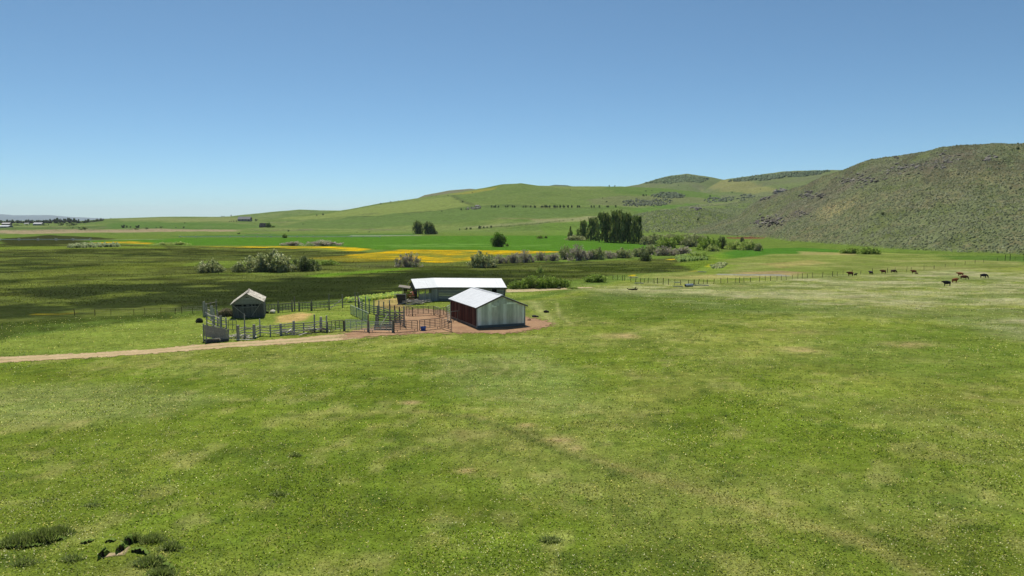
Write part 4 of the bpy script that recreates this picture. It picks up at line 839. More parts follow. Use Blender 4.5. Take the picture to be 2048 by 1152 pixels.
rock(546, 626.5, .62, (226, 222, 200), 'pale cream rock in the corral grass behind the timber shed')
rock(534, 626.5, .42, (44, 44, 42), 'small black rock left of the pale cream rock')
rock(398.5, 645.5, .5, (56, 58, 48), 'dark stump standing alone in grass left of the tall posts', 'stump', 'stump', 1.1)
rock(1070.5, 633.5, .75, (50, 50, 46), 'low dark heap in grass at the right rear of the metal shed', 'heap', 'dark_heap', .35)
rock(1092.5, 625, .5, (34, 34, 34), 'small black lump alone on the grass right of the shed', 'lump', 'black_lump', .8)
rock(1058, 641, .3, (120, 84, 64), 'small brown stone on the dirt right of the shed')
rock(1118, 577.5, .6, (60, 72, 40), 'small dark mound beside the back track', 'mound', 'mound', .6)
# brush heap beside the timber shed
def twig_heap(px, py, w_, h_, n, cols, label, seed, name='brush_heap', cat='brush heap'):
    r_ = random.Random(seed); p = G0(px, py); mb = MB()
    for i in range(n):
        x = r_.uniform(-1, 1); y = r_.uniform(-1, 1)
        if x * x + y * y > 1: continue
        c = p + Vector((x * w_, y * w_ * .5, (1 - x * x * .8) * h_ * r_.uniform(0, 1))); dd = Vector((r_.gauss(0, 1), r_.gauss(0, 1), r_.gauss(0, .5))).normalized() * r_.uniform(.2, .6); mb.tube([c - dd, c + dd], [.03, .012], jit(alb(r_.choice(cols)), r_, .25), 3, False)
    return tag(mb.build(name, 'bark'), label, cat)
twig_heap(452, 632, 1.5, 1.2, 1300, [(180,164,132),(150,136,112),(196,186,156),(128,126,88)], 'tan heap of cut brush against the left side of the timber shed', 1)
# ================================================================== CATTLE
def skin_figure(verts, edges, radii, sub=1):
    me = bpy.data.meshes.new('tmp'); me.from_pydata(verts, edges, []); o = bpy.data.objects.new('tmp', me); col.objects.link(o)
    m = o.modifiers.new('s', 'SKIN'); m.use_smooth_shade = True
    for i, r_ in enumerate(radii):
        rr = r_ if isinstance(r_, tuple) else (r_, r_); me.skin_vertices[0].data[i].radius = rr
    me.skin_vertices[0].data[0].use_root = True
    o.modifiers.new('b', 'SUBSURF').levels = sub
    dg = bpy.context.evaluated_depsgraph_get(); ev = o.evaluated_get(dg).to_mesh()
    V_ = [tuple(v.co) for v in ev.vertices]; F_ = [tuple(p.vertices) for p in ev.polygons]; o.evaluated_get(dg).to_mesh_clear(); bpy.data.objects.remove(o); bpy.data.meshes.remove(me); return V_, F_
def cow_shape(pose):
    if pose == 'graze': hd = [(.98, 0, 1.05), (1.2, 0, .62), (1.30, 0, .34), (1.42, 0, .12)]
    elif pose == 'lie': hd = [(.98, 0, 1.28), (1.12, 0, 1.42), (1.26, 0, 1.44), (1.5, 0, 1.30)]
    else: hd = [(.95, 0, 1.20), (1.16, 0, 1.27), (1.32, 0, 1.26), (1.58, 0, 1.06)]
    v = [(-.74, 0, 1.10), (-.12, 0, .98), (.56, 0, 1.04)] + hd
    r_ = [(.40, .46), (.50, .62), (.40, .54), (.20, .30), (.15, .19), (.14, .17), (.08, .09)]
    ed = [(0, 1), (1, 2), (2, 3), (3, 4), (4, 5), (5, 6)]
    for s in (-1, 1):
        b = len(v); v += [(.56, .19 * s, .72), (.56 + .04 * s, .19 * s, .40), (.58 + .05 * s, .19 * s, .02)]; r_ += [.17, .08, .075]; ed += [(2, b), (b, b + 1), (b + 1, b + 2)]
        b = len(v); v += [(-.70, .2 * s, .78), (-.88 + .05 * s, .2 * s, .46), (-.80 + .07 * s, .2 * s, .02)]; r_ += [.21, .09, .075]; ed += [(0, b), (b, b + 1), (b + 1, b + 2)]
        b = len(v); h = hd[1]; v += [(h[0] - .03, .22 * s, h[2] + .03)]; r_ += [(.03, .05)]; ed += [(4, b)]
    b = len(v); v += [(-1.03, 0, 1.22), (-1.10, 0, .85), (-1.10, 0, .5)]; r_ += [.05, .03, .045]; ed += [(0, b), (b, b + 1), (b + 1, b + 2)]
    return skin_figure(v, ed, r_)
SH = {k: cow_shape(k) for k in ('stand', 'graze')}
def cow(px, py, pose, colr, ang, sc, label, cat='cow', name='cow', legs=None):
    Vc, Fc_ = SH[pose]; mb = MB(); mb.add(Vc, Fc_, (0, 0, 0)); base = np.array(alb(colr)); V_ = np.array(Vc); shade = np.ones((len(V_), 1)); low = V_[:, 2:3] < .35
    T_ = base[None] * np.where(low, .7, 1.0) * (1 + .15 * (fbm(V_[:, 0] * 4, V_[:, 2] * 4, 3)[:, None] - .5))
    mb.c = [tuple(c) for c in T_]; o = mb.build(name, 'hide', None, True); p = G0(px, py); o.location = p - Vector((0, 0, .03)); o.rotation_euler = (0, 0, ang); o.scale = (sc * .80,) * 3
    return tag(o, label, cat, 'cattle grazing in the right pasture')
BRN, DBR, BLK, ORG = (118, 58, 34), (78, 42, 30), (26, 26, 28), (158, 86, 44)
cow(1700.5, 551.5, 'stand', BRN, 3.25, 1.08, 'leftmost of the far cattle, a brown cow at the wire fence with a black calf')
cow(1711, 551.2, 'stand', BLK, 0.3, .62, 'black calf standing just right of the leftmost brown cow', 'calf', 'calf')
cow(1741.8, 549, 'stand', BLK, 1.75, .95, 'lone black cow seen end on at the wire fence')
cow(1766.5, 547, 'stand', (126, 66, 38), 3.2, 1.0, 'brown cow at the fence between the lone black one and a dark one')
cow(1786.8, 546.2, 'graze', DBR, -.2, .95, 'very dark brown cow with lowered head at the wire fence')
cow(1827.5, 547, 'stand', (128, 66, 40), 3.1, .95, 'rightmost brown cow along the wire fence with a low calf beside it')
cow(1832.5, 548.6, 'graze', (96, 52, 36), -.1, .5, 'small brown calf low in the grass by the rightmost fence cow', 'calf', 'calf')
cow(1920.5, 552, 'stand', ORG, 2.5, .95, 'orange brown cow farthest back in the near group of cattle')
cow(1927.8, 559, 'graze', (122, 66, 40), -.25, 1.08, 'brown cow grazing with its head down right in the near group')
cow(1909.5, 565, 'stand', (164, 88, 44), .15, 1.0, 'bright orange brown cow behind the black cow in the near group')
cow(1893.5, 571.5, 'stand', BLK, 3.05, 1.1, 'black cow facing left, nearest of all the cattle')
cow(1967.3, 556, 'graze', (34, 36, 42), -.15, 1.12, 'black cow grazing alone at the far right of the herd')
# ================================================================== WIRE FENCES
def wire_fence(label, pts, h=1.25, r_=.055, seedv=1, wires=(.45, .8, 1.1), c=(96, 88, 74)):
    rr = random.Random(seedv); P = [G0(*p) for p in pts]; t = thing('wire_fence', P[0], label, 'wire fence'); bpy.context.view_layer.update()
    for p in P:
        mb = MB(); l_ = Vector((rr.gauss(0, .07), rr.gauss(0, .05), 0)); k = rr.uniform(.85, 1.2); mb.tube([p - Vector((0, 0, .1)), p + l_ + Vector((0, 0, h * k))], r_ * rr.uniform(.7, 1.3), jit(alb(c), rr, .3), 5); mb.build('fence_post', 'bark', t)
    mb = MB()
    for a, b in zip(P, P[1:]):
        for z in wires: mb.tube([a + Vector((0, 0, z)), b + Vector((0, 0, z))], .006, alb((130, 126, 120)), 3, False)
    mb.build('wire', 'steel_tube', t)
zz = [(110,255),(150,258),(190,262),(210,262),(263,270),(303,275),(347,283),(377,278),(410,282),(461,287),(491,287),(538,292),(585,296),(635,298),(688,298),(753,292),(840,292),(882,290),(915,290),(970,288),(1031,284),(1090,281),(1155,279),(1191,279),(1228,276),(1283,272),(1361,270),(1410,266),(1455,264),(1510,261),(1547,258),(1590,254),(1640,250),(1688,246),(1725,243),(1770,240),(1815,238),(1897,234),(1983,225),(2025,222)]
fp_ = [(1200 + x / 4.267, 500 + y / 4.267) for x, y in zz] + [(1686,550.5),(1704,549.8),(1721,549),(1745,547),(1775,545),(1790,544),(1813,543),(1822,542),(1848,540),(1868,538),(1890,535),(1910,532),(1930,530),(1950,527),(1967,525),(1995,522),(2030,519),(2070,516)]
fp_.sort(); wire_fence('long wire fence on thin dark posts crossing the right pasture behind the cattle', fp_, 1.35, .07, 3)
wire_fence('wire fence on short posts along the marsh edge left of the corrals', [(150,631),(190,630.5),(222,630),(268,629),(290,628.6),(322,628),(350,627.4),(364,627),(385,626),(405,625)], 1.0, .05, 5, c=(110, 96, 66))
wire_fence('far wire fence at the foot of the sagebrush hill', [(2010,521.5),(2020,521.2),(2048,521),(2080,521)], 2.4, .12, 6, c=(50, 46, 40))
wire_fence('thin wire fence on white posts across the marsh in front of the yellow flowers', [(690,538),(712,537),(739,536.5),(770,536),(800,535)], .9, .04, 8, c=(70, 66, 58))
wire_fence('thin fence posts standing in the marsh behind the barn, toward the sapling', [(968,552),(985,550),(1002,548.5),(1020,547.5),(1040,546),(1060,545),(1100,543),(1140,541)], .9, .05, 9, c=(70, 66, 58))
# pipe, post and log by the fence
a, b = G0(1370.5, 573.6), G0(1385.5, 573.0); t = thing('culvert_pipe', a, 'short silver culvert pipe lying in front of the wire fence', 'pipe'); bpy.context.view_layer.update()
mb = MB(); up = Vector((0, 0, .36)); n = 14; pts = [lerp(a, b, i / n) + up for i in range(n + 1)]; mb.tube(pts, [.36 if i % 2 else .34 for i in range(n + 1)], alb((176, 182, 190), 1.2), 14); mb.build('pipe_wall', 'sheet_metal', t, False)
mb = MB()
for q, s in ((a, -1), (b, 1)): mb.tube([q + up + (b - a).normalized() * s * .01, q + up + (b - a).normalized() * s * .03], .3, alb((30, 30, 30)), 14)
mb.build('pipe_end', 'weathered_wood', t)
p = G0(1387.8, 571.2); t = thing('leaning_post', p, 'thick brown post with a side brace right of the culvert pipe', 'post'); bpy.context.view_layer.update()
mb = MB(); mb.tube([p - Vector((0, 0, .1)), p + Vector((.05, 0, 1.55))], [.12, .10], alb((92, 60, 42)), 8); mb.build('post', 'bark', t); mb = MB(); mb.tube([p + Vector((.1, 0, .5)), p + Vector((.7, -.1, .02))], .05, WB, 6); mb.build('brace', 'bark', t)
a, b = G0(1254, 580.3), G0(1275, 580.8); mb = MB(); m_ = (a + b) / 2; mb.tube([a + Vector((0, 0, .45)), a + Vector((.35, 0, .22)), m_ + Vector((0, 0, .2)), b + Vector((-.3, 0, .3)), b + Vector((0, 0, .15))], [.06, .12, .17, .2, .08], alb((42, 38, 34)), 8); mb.tube([b + Vector((-.7, 0, .3)), b + Vector((-.45, 0, .75)), b + Vector((-.2, 0, .72))], [.09, .08, .05], alb((42, 38, 34)), 6); mb.tube([b + Vector((-.2, 0, .2)), b + Vector((.15, 0, .55))], [.1, .05], alb((40, 36, 32)), 6); tag(mb.build('fallen_log', 'bark'), 'dark fallen log with stub branches in the pale clover', 'log')
for i, (px, py, l_, lb) in enumerate(((1356,573.8,1.2,'pale stick lying left of the culvert pipe'), (1400,571.5,2.2,'pale pole lying in the grass right of the leaning post'), (1278,567.3,1.2,'white board in the grass near the left end of the long wire fence'), (1267,555.3,1.4,'white board below the first yellow flower patch'), (1404,544.5,1.4,'white log by the yellow flowers at the marsh corner'))):
    p = G0(px, py); mb = MB(); mb.tube([p + Vector((-l_, 0, .12)), p + Vector((0, .1, .16)), p + Vector((l_, 0, .1))], .11, alb((206, 204, 192)), 6); tag(mb.build('pale_pole', 'weathered_wood'), lb, 'pole')
a, b = G0(1349, 570), G0(1361, 570); mb = MB(); mb.box(a + Vector((0, 0, .7)), b + Vector((0, 0, .7)), .06, .2, WL); tag(mb.build('fence_board', 'weathered_wood'), 'pale board nailed across two posts of the long wire fence', 'board')
# ================================================================== VEGETATION
def crown(lobes, n, leaf, cols, seed, clump=.16, shell=.55):
    rg = np.random.default_rng(seed); L = np.array(lobes, float); vol = L[:, 3] * L[:, 4] * L[:, 5]; nc = max(6, n // 22)
    li = rg.choice(len(L), nc, p=vol / vol.sum()); d = rg.normal(0, 1, (nc, 3)); d /= np.linalg.norm(d, axis=1)[:, None]; rr = shell + (1 - shell) * rg.random(nc) ** .7
    cc = L[li, :3] + d * L[li, 3:6] * rr[:, None]; k = rg.integers(0, nc, n); R_ = L[li[k], 3:6].mean(1)
    c = cc[k] + rg.normal(0, 1, (n, 3)) * (R_ * clump)[:, None]; c[:, 2] = np.maximum(c[:, 2], leaf * .3)
    u = rg.normal(0, 1, (n, 3)); u /= np.linalg.norm(u, axis=1)[:, None]; v = np.cross(u, rg.normal(0, 1, (n, 3))); v /= np.linalg.norm(v, axis=1)[:, None]
    s = leaf * rg.uniform(.5, 1.2, (n, 1)); VV = np.stack([c - u * s - v * s * .6, c + u * s - v * s * .6, c + u * s * .7 + v * s * .6, c - u * s * .7 + v * s * .6], 1).reshape(-1, 3)
    cs = np.array([alb(q) for q in cols]); ct = cs[rg.integers(0, len(cs), nc)] * rg.uniform(.75, 1.25, (nc, 1)); T_ = np.repeat(ct[k] * rg.uniform(.8, 1.2, (n, 1)), 4, 0); return VV, np.arange(len(VV)).reshape(-1, 4), T_
def stems(h, w_, n, seed, c, r0=.05):
    r_ = random.Random(seed); mb = MB()
    for i in range(n):
        an = r_.uniform(0, 6.28); k = r_.uniform(.2, 1); e_ = Vector((math.cos(an) * w_ * k, math.sin(an) * w_ * k, h * r_.uniform(.6, 1) * (1 - .4 * k))); b = Vector((e_.x * .18, e_.y * .18, -.05)); mb.tube([b, b * .4 + e_ * .5 + Vector((0, 0, h * .12)), e_], [r0, r0 * .6, r0 * .15], jit(alb(c), r_, .2), 4, False)
    return mb
def plant_proto(kind, lobes, n, leaf, cols, seed, st=None, trunk=None, shell=.55, clump=.16):
    t = bpy.data.objects.new(kind, None); col.objects.link(t)
    VV, FF, T_ = crown(lobes, n, leaf, cols, seed, clump, shell); np_mesh('crown' if trunk else 'foliage', VV, FF, M['leaf'], T_, t)
    if st: st.build('stem', 'bark', t)
    if trunk: trunk.build('trunk', 'bark', t)
    t['base'] = 1; return t
def trunk_mb(h, r0, seed, nb=5, c=(92, 84, 72), bh=.35, spread=.3):
    r_ = random.Random(seed); mb = MB(); top = Vector((r_.uniform(-.3, .3), r_.uniform(-.3, .3), h * .8)); mb.tube([Vector((0, 0, -.2)), top * .4 + Vector((.1, 0, 0)), top], [r0, r0 * .7, r0 * .25], alb(c), 7)
    for i in range(nb):
        f = bh + (1 - bh) * i / nb * .9; b = top * f; an = i * 2.4 + r_.uniform(-.4, .4); e_ = b + Vector((math.cos(an) * h * spread, math.sin(an) * h * spread, h * .16)); mb.tube([b, (b + e_) / 2 + Vector((0, 0, h * .02)), e_], [r0 * .4, r0 * .25, r0 * .08], alb(c), 5, False)
    return mb
GW = [(146,152,108),(132,142,96),(122,132,86),(158,162,124)]
LG = [(160,152,144),(146,140,128),(136,140,108),(168,160,150)]
GB = [(124,148,60),(110,136,52),(140,160,76)]
DG = [(122,138,74),(104,124,62),(146,156,92),(86,104,54)]
def dome(seed, n=6, flat=.5):
    r_ = random.Random(seed); L = []
    for i in range(n + 3):
        x = -.72 + 1.44 * (i + r_.uniform(-.3, .3)) / (n + 2); y = r_.uniform(-.45, .45); e_ = math.sqrt(max(.08, 1 - x * x * .95)) * r_.uniform(.72, 1.05); L.append((x, y, .42 * e_, r_.uniform(.3, .42), r_.uniform(.3, .45), .5 * e_))
    return L
PR = {}
# unit plants: width 2 (x from -1 to 1), height 1
for i in range(3):
    PR['willow%d' % i] = plant_proto('willow_shrub', dome(20 + i, 8), 3200, .045, GW, 20 + i, stems(.62, .6, 40, i, (140, 130, 118), .018))
    PR['grey%d' % i] = plant_proto('grey_willow', dome(30 + i, 8), 2300, .04, LG, 30 + i, stems(.8, .8, 80, i, (160, 146, 138), .016), shell=.3)
    PR['bush%d' % i] = plant_proto('green_shrub', dome(40 + i, 8), 3200, .045, GB, 40 + i, stems(.6, .7, 20, i, (100, 90, 70), .018))
PR['dark'] = plant_proto('dark_shrub', dome(50, 7), 2800, .045, [(84,100,56),(70,86,48),(112,122,84)], 50, stems(.7, .7, 20, 3, (100, 90, 80), .018))
PR['pale'] = plant_proto('pale_shrub', dome(51, 7), 2600, .045, [(160,176,96),(146,166,84),(176,186,120)], 51, stems(.7, .7, 20, 4, (150, 140, 120), .016))
def tall(seed):
    r_ = random.Random(seed); L = []
    for k in range(26):
        z = .08 + .84 * k / 25; w_ = .78 * math.sin(math.pi * min(1, (z + .22) / 1.24)) ** .6; an = k * 2.4 + r_.uniform(-.5, .5); d = w_ * r_.uniform(.4, 1.0)
        L.append((math.cos(an) * d, math.sin(an) * d, min(z, .9), r_.uniform(.3, .48), r_.uniform(.3, .48), r_.uniform(.06, .10)))
    for k in range(3): L.append((r_.uniform(-.3, .3), r_.uniform(-.3, .3), r_.uniform(.8, .92), .22, .22, .09))
    return L
for i in range(3): PR['cotton%d' % i] = plant_proto('cottonwood_tree', tall(60 + i), 5200, .045, DG if i else [(128,146,78),(110,128,66),(142,156,88)], 60 + i, trunk=trunk_mb(1, .035, i, 7, spread=.35), clump=.13, shell=.35)
PR['pointy'] = plant_proto('slender_tree', [(0, 0, .15, .8, .8, .15), (0.05, 0, .35, .6, .6, .16), (0, 0, .55, .42, .42, .16), (0, 0, .75, .26, .26, .16), (0, 0, .9, .12, .12, .1)], 1600, .05, DG, 71, trunk=trunk_mb(1, .03, 9, 5))
PR['oval'] = plant_proto('round_tree', [(-.4,0,.35,.55,.6,.35),(.4,.1,.4,.55,.6,.38),(0,-.2,.55,.7,.7,.4),(.1,.2,.72,.55,.5,.25),(-.2,0,.2,.7,.6,.2)], 4600, .055, DG, 75, trunk=trunk_mb(.8, .05, 12, 5))
PR['round'] = plant_proto('round_tree', [(-.3,0,.45,.6,.6,.42),(.35,0,.42,.6,.6,.4),(0,.2,.58,.7,.65,.4),(0,-.3,.3,.7,.5,.3)], 4600, .05, [(104,138,44),(90,122,38),(74,100,34)], 72, trunk=trunk_mb(.8, .06, 10, 5))
PR['dot'] = plant_proto('hill_tree', [(0, 0, .5, .8, .8, .45), (.2, .1, .35, .7, .7, .3)], 110, .2, [(58,76,44),(66,86,52),(50,68,40)], 73, trunk=trunk_mb(.6, .09, 11, 2)); PR['dotg'] = plant_proto('hill_shrub', [(0, 0, .4, .85, .8, .4), (.3, .1, .3, .6, .6, .3)], 110, .2, [(116,138,78),(128,146,90),(104,128,70)], 74)
protos = list(PR.values())
def tree_copy(kind, px, py, pw, ph, label, cat, group=None, rz=None, dy=0):
    src = PR[kind]; t = copy_tree(src); p = G0(px, py); 
    if dy: p = Vector((p.x, p.y + dy, gz(p.x, p.y + dy)))
    k = p.y / 1411.0; k *= 1 if kind.startswith(('dot', 'cotton', 'pointy', 'round', 'oval')) else 1.13; hw = pw * k / 2; hh = ph * k * (1.04 if kind.startswith(('dot', 'cotton', 'pointy', 'round', 'oval')) else 1.14)
    t.location = p - Vector((0, 0, .08)); t.scale = (hw, hw * .9, hh); t.rotation_euler = (0, 0, random.Random(int(px * 5 + py)).choice((0, math.pi)) + (rz or 0)); t.data = None
    if 'base' in t: del t['base']
    return tag(t, label, cat, group)
W_ = 'willow thickets in the marsh'
PL = [
 ('willow0',540,543,88,38,'biggest grey green willow clump in the marsh above the corral fences',1),
 ('willow1',517,543,50,26,'left flank shrub of the biggest marsh willow clump',1),
 ('dark',611,542,50,26,'darker willow attached to the right of the biggest marsh clump',1),
 ('willow2',567,543,36,24,'small willow between the biggest clump and its darker neighbour',1),
 ('willow2',421,544.5,56,22,'rounded grey green willow alone at the left of the marsh row',1),
 ('willow1',477,544,28,15,'small low willow between the left willow and the biggest clump',1),
 ('bush0',656,530,34,10,'low pale shrubs right of the darker willow',1),
 ('grey0',586,491.5,44,9,'low grey thicket left of two at the edge of the bright hay field',1),
 ('grey1',649,491.5,66,10,'long low grey thicket right of two at the edge of the bright hay field',1),
 ('bush1',569.5,476,10,8,'small round pale bush in the middle of the far green field',0),
 ('grey2',816,534,48,28,'round grey willow in front of the yellow flower field',1),
 ('willow0',965,535,50,29,'tangled willow at the right end of the yellow flowers',1),
 ('grey1',1000,527,30,16,'grey brush just right of the tangled willow',1),
 ('dark',986,535,14,12,'small dark bush at the foot of the tangled willow',1),
 ('grey0',1026,526,34,20,'leftmost willow of the long grey row',1),('grey1',1052,525,36,22,'second willow of the long grey row from its left end',1),
 ('grey2',1082,521,24,18,'third and small willow of the long grey row',1),('grey0',1106,522,34,16,'fourth willow of the long grey row',1),
 ('willow2',1130,519,28,24,'fifth willow of the long grey row, taller and greener',1),('grey1',1158,521,42,28,'sixth willow of the long grey row, tall and lilac grey',1),
 ('grey2',1180,519,26,18,'grey brush joining the sixth and seventh willows',1),
 ('willow1',1193,519,28,22,'seventh willow of the long row, green topped',1),('grey0',1219,517,32,15,'eighth willow of the long row, low and brownish',1),
 ('willow0',1248,516,34,18,'ninth willow of the long row, rounded green',1),('willow1',1279,514,28,19,'tenth willow of the long row, near its right end',1),
 ('willow2',1300,509,28,18,'willow behind the right end of the long row',1),('dark',1291.5,522.5,22,16,'lone dark willow standing in front of the long row',1),
 ('grey2',1328,511,44,19,'lilac grey bare thicket, left half, below the green creek willows',1),('grey0',1364,511,44,18,'lilac grey bare thicket, right half, below the green creek willows',1),
 ('bush2',1334,496,44,21,'large green creek willow above the lilac thicket',1),('willow1',1300,490,34,20,'creek willow touching the right edge of the tall grove',1),
 ('bush1',1358,490,36,18,'green creek willow in the middle of the creek line',1),('willow2',1380,494,36,20,'creek willow behind the right end of the lilac thicket',1),
 ('willow0',1394,481,36,12,'flat creek willow farthest back beneath the knoll',1),('willow0',1340,480,34,10,'low creek willow beneath the left side of the knoll',1),
 ('bush0',1417,500,44,24,'bright yellow green willow, the brightest along the creek',1),('dark',1444,498,18,23,'upright dark willow right of the brightest one',1),
 ('pale',1466,499,30,15,'left part of the pale green hedge right of the dark willow',1),('pale',1494,500,34,17,'right part of the pale green hedge',1),
 ('willow2',1516,502,18,14,'small round willow ending the creek line on the right',1),
 ('bush2',1395,517,44,12,'low lush shrub at the creek bend',1),
 ('bush1',1700,507,40,11,'yellow green brush at the hill foot, left half',1),('bush0',1735,508,44,13,'yellow green brush at the hill foot, right half',1),
 ('bush0',1034,577.5,36,17,'left bush of the green hedge beyond the log barn',1),('bush1',1066,577,46,24,'middle and tallest bush of the green hedge beyond the log barn',1),('bush2',1098,576,46,24,'right of middle bush of the green hedge beyond the log barn',1),('bush0',1124,575,34,18,'right end bush of the green hedge beyond the log barn',1),
 ('bush1',1191,564,46,15,'separate green bush right of the hedge',1),
 ('bush2',819,602,15,24,'tall leafy bush rising from the lumber heap beside the log barn',1),('pale',818,602,14,8,'leafy weeds growing in the bleached lumber heap',1),
 ('bush0',1322,489,30,16,'creek shrub between the grove edge and the large green creek willow',1),('bush2',1368,487,34,15,'yellow green creek shrub behind the lilac thicket',1),
 ('willow1',1346,477,26,9,'low grey creek shrub at the back left of the creek line',1),('willow0',1372,476,30,8,'low grey creek shrub at the back middle of the creek line',1),('bush1',1404,490,26,14,'creek shrub just left of the brightest willow',1),
 ('pale',1426,503,26,12,'pale shrub low against the brightest creek willow',1),('dark',1484,484,8,9,'small round dark bush above the pale green hedge',1),('willow2',1320,480,28,10,'grey shrub behind the right edge of the grove',1),
 ('pale',328,490,34,5,'pale low shrubs at the right end of the far orange flowers',1),('pale',358,490,38,6,'pale low shrubs right of the far orange flower strip',1),
 ('bush2',1145,577.5,24,5,'low weeds trailing right from the green hedge',1),
 ('cotton0',1166,480,30,38,'light green cottonwood near the left end of the tall grove',2),('cotton1',1187,482,32,45,'second cottonwood of the tall grove from the left',2),
 ('cotton2',1209,484.5,38,58,'third cottonwood of the tall grove, broad and dark',2),('cotton1',1234,485.5,38,62,'fourth cottonwood of the tall grove, at its middle',2),
 ('cotton2',1254,486.5,34,59,'tallest cottonwood of the grove, right of the middle',2),('cotton1',1273,487.5,30,54,'last cottonwood at the right edge of the tall grove',2),
 ('cotton0',1221,484,36,50,'cottonwood crowded behind the middle of the tall grove',2),('cotton2',1244,482,36,52,'cottonwood squeezed into the right half of the tall grove',2),
 ('pointy',1140.5,479,17,29,'slender dark tree at the far left of the tall grove',2),('pointy',1155,479.5,15,23,'shorter slender tree second in the tall grove',2),
 ('willow0',1152,481,36,10,'low brush under the slender trees',1),
 ('oval',836,468,24,24,'left tree of the dark pair in the far green field',2),('oval',857,468.5,30,23,'right tree of the dark pair in the far green field',2),('dark',869,468.5,12,8,'low bush at the right foot of the dark pair',1),
 ('round',997.5,493.5,34,26,'dense round tree alone at the front of the bright hay field',2),('bush0',1014.5,492.5,6,6,'tiny bush at the right foot of the round tree',1),
 ('bush0',1080,477,14,6,'yellow green bush cluster left of the tall grove',1),('bush1',1092,476.5,6,5,'tiny yellow green bush beside the cluster',1),
 ('pale',1080,545.5,12,12,'small pale sapling alone in the marsh above the green hedge',2),
 ('dark',1765.5,430,6,6,'single dark juniper halfway up the sagebrush hill',1),('dark',2036,299,6,5,'dark bush near the crest at the right edge',1),
 ('round',537,455,12,9,'tree beside the far dark barn',2),('bush2',546,455,7,4,'low bush right of the tree by the far dark barn',1),
]
for k, px, py, pw, ph, lb, g_ in PL:
    if g_ == 9: continue
    tree_copy(k, px, py, pw, ph, lb, 'tree' if g_ == 2 else 'shrub', {1: 'shrubs and willows', 2: 'trees', 0: 'shrubs and willows'}[g_])
ONES = 'first second third fourth fifth sixth seventh eighth ninth tenth eleventh twelfth thirteenth fourteenth fifteenth sixteenth seventeenth eighteenth nineteenth'.split()
def ordw(n):
    if n <= 19: return ONES[n - 1]
    a, b = divmod(n, 10); return ('twentieth', 'thirtieth', 'fortieth', 'fiftieth')[a - 2] if b == 0 else ('twenty', 'thirty', 'forty', 'fifty')[a - 2] + ' ' + ONES[b - 1]
def dots(kind, pts, sc, org_, label, group, size=(4, 4)):
    pts = sorted(pts); base_label = label
    for i, q in enumerate(pts):
        label = base_label + ', ' + (('leftmost' if i == 0 else 'rightmost') if i in (0, len(pts) - 1) else ordw(i + 1) + ' from its left end')
        x, y = org_[0] + q[0] / sc, org_[1] + q[1] / sc; pw = q[2] / sc if len(q) > 2 else size[0]; ph = q[3] / sc if len(q) > 3 else size[1] * random.Random(i).uniform(.8, 1.2)
        tree_copy(kind, x, y, pw, ph, label, 'tree' if kind == 'dot' else 'shrub', group)
dots('dot', [(x, 384 + (x * 7 % 5)) for x in (1145,1165,1185,1215,1285,1310,1355,1375,1470,1495,1545,1580,1592,1655,1670,1690,1710,1740,1780,1800,1845,1890,1930,1965,2025,2040)], 5.12, (760, 340), 'small dark tree of the row across the green hill', 'row of small trees across the green hill', (4.2, 4.6))
dots('dot', [(x, 362) for x in (50,80,120,150,175,200,235,270,322,335,437,460,505,570,582,645)], 4.267, (1080, 330), 'small dark tree continuing the hillside row toward the oak thickets', 'trees toward the oak thickets', (4.2, 4.6))
dots('dot', [(815,617,14,22),(870,612,12,14),(890,610,22,22),(925,608,32,20),(1025,600,42,32),(1065,595,24,20),(1095,594,20,18),(1140,590,24,24)], 5.12, (760, 340), 'small tree in the short row above the bright hay field', 'short tree row above the hay field')
dots('dot', [(635,427,14,14),(830,410,22,20),(880,406,16,16),(845,332,18,18),(760,287,10,10),(695,268,14,14),(575,271,10,10),(530,271,10,10),(945,236,12,12),(1065,178,12,14),(110,332,20,14),(10,352,24,16),(150,326,12,8),(295,461,10,8),(190,318,10,8),(250,306,10,8)], 5.12, (760, 340), 'dark tree on the left shoulder of the green hill', 'scattered trees on the green hill')
dots('dotg', [(1245,579),(1300,577),(1330,575),(1380,572),(1420,570),(1450,567),(1495,564),(1560,555,14),(1640,549,24),(1730,538,14),(1840,526,16),(1880,521,16),(1965,514,34)], 5.12, (760, 340), 'low bush along the pale strip left of the tall grove', 'low bushes along the pale strip', (3, 1.8))
dots('dot', [(1258,388,45,34),(1300,385,25,22),(1335,386,20,16),(1405,388,52,30),(1600,390,15,12),(1800,390,14,12),(1880,390,20,18),(1890,342,18,10),(1135,296,14,10)], 5.12, (0, 380), 'dark field tree behind the tan stubble strip at the left', 'far field trees at the left')
dots('dotg', [(1495,400,40,22),(1655,390,36,22),(1405,402,50,14),(1245,286,50,18),(835,404,110,32),(615,364,66,36),(715,364,130,36),(240,362,180,14),(480,362,90,16),(60,352,60,20),(740,392,24,14),(1690,268,20,6)], 5.12, (0, 380), 'pale far bush among the farm fields at the left', 'far pale bushes at the left')
r7 = random.Random(7)
dots('dot', [(x + r7.uniform(-6, 6), 340 - max(0, x - 850) * .12, r7.uniform(34, 56), (r7.uniform(34, 56) if 520 < x < 810 else r7.uniform(22, 38)) * (1 if x < 900 else .8)) for x in range(0, 1060, 19)], 5.12, (0, 380), 'dark tree in the far windbreak on the left skyline', 'far windbreak on the left skyline')
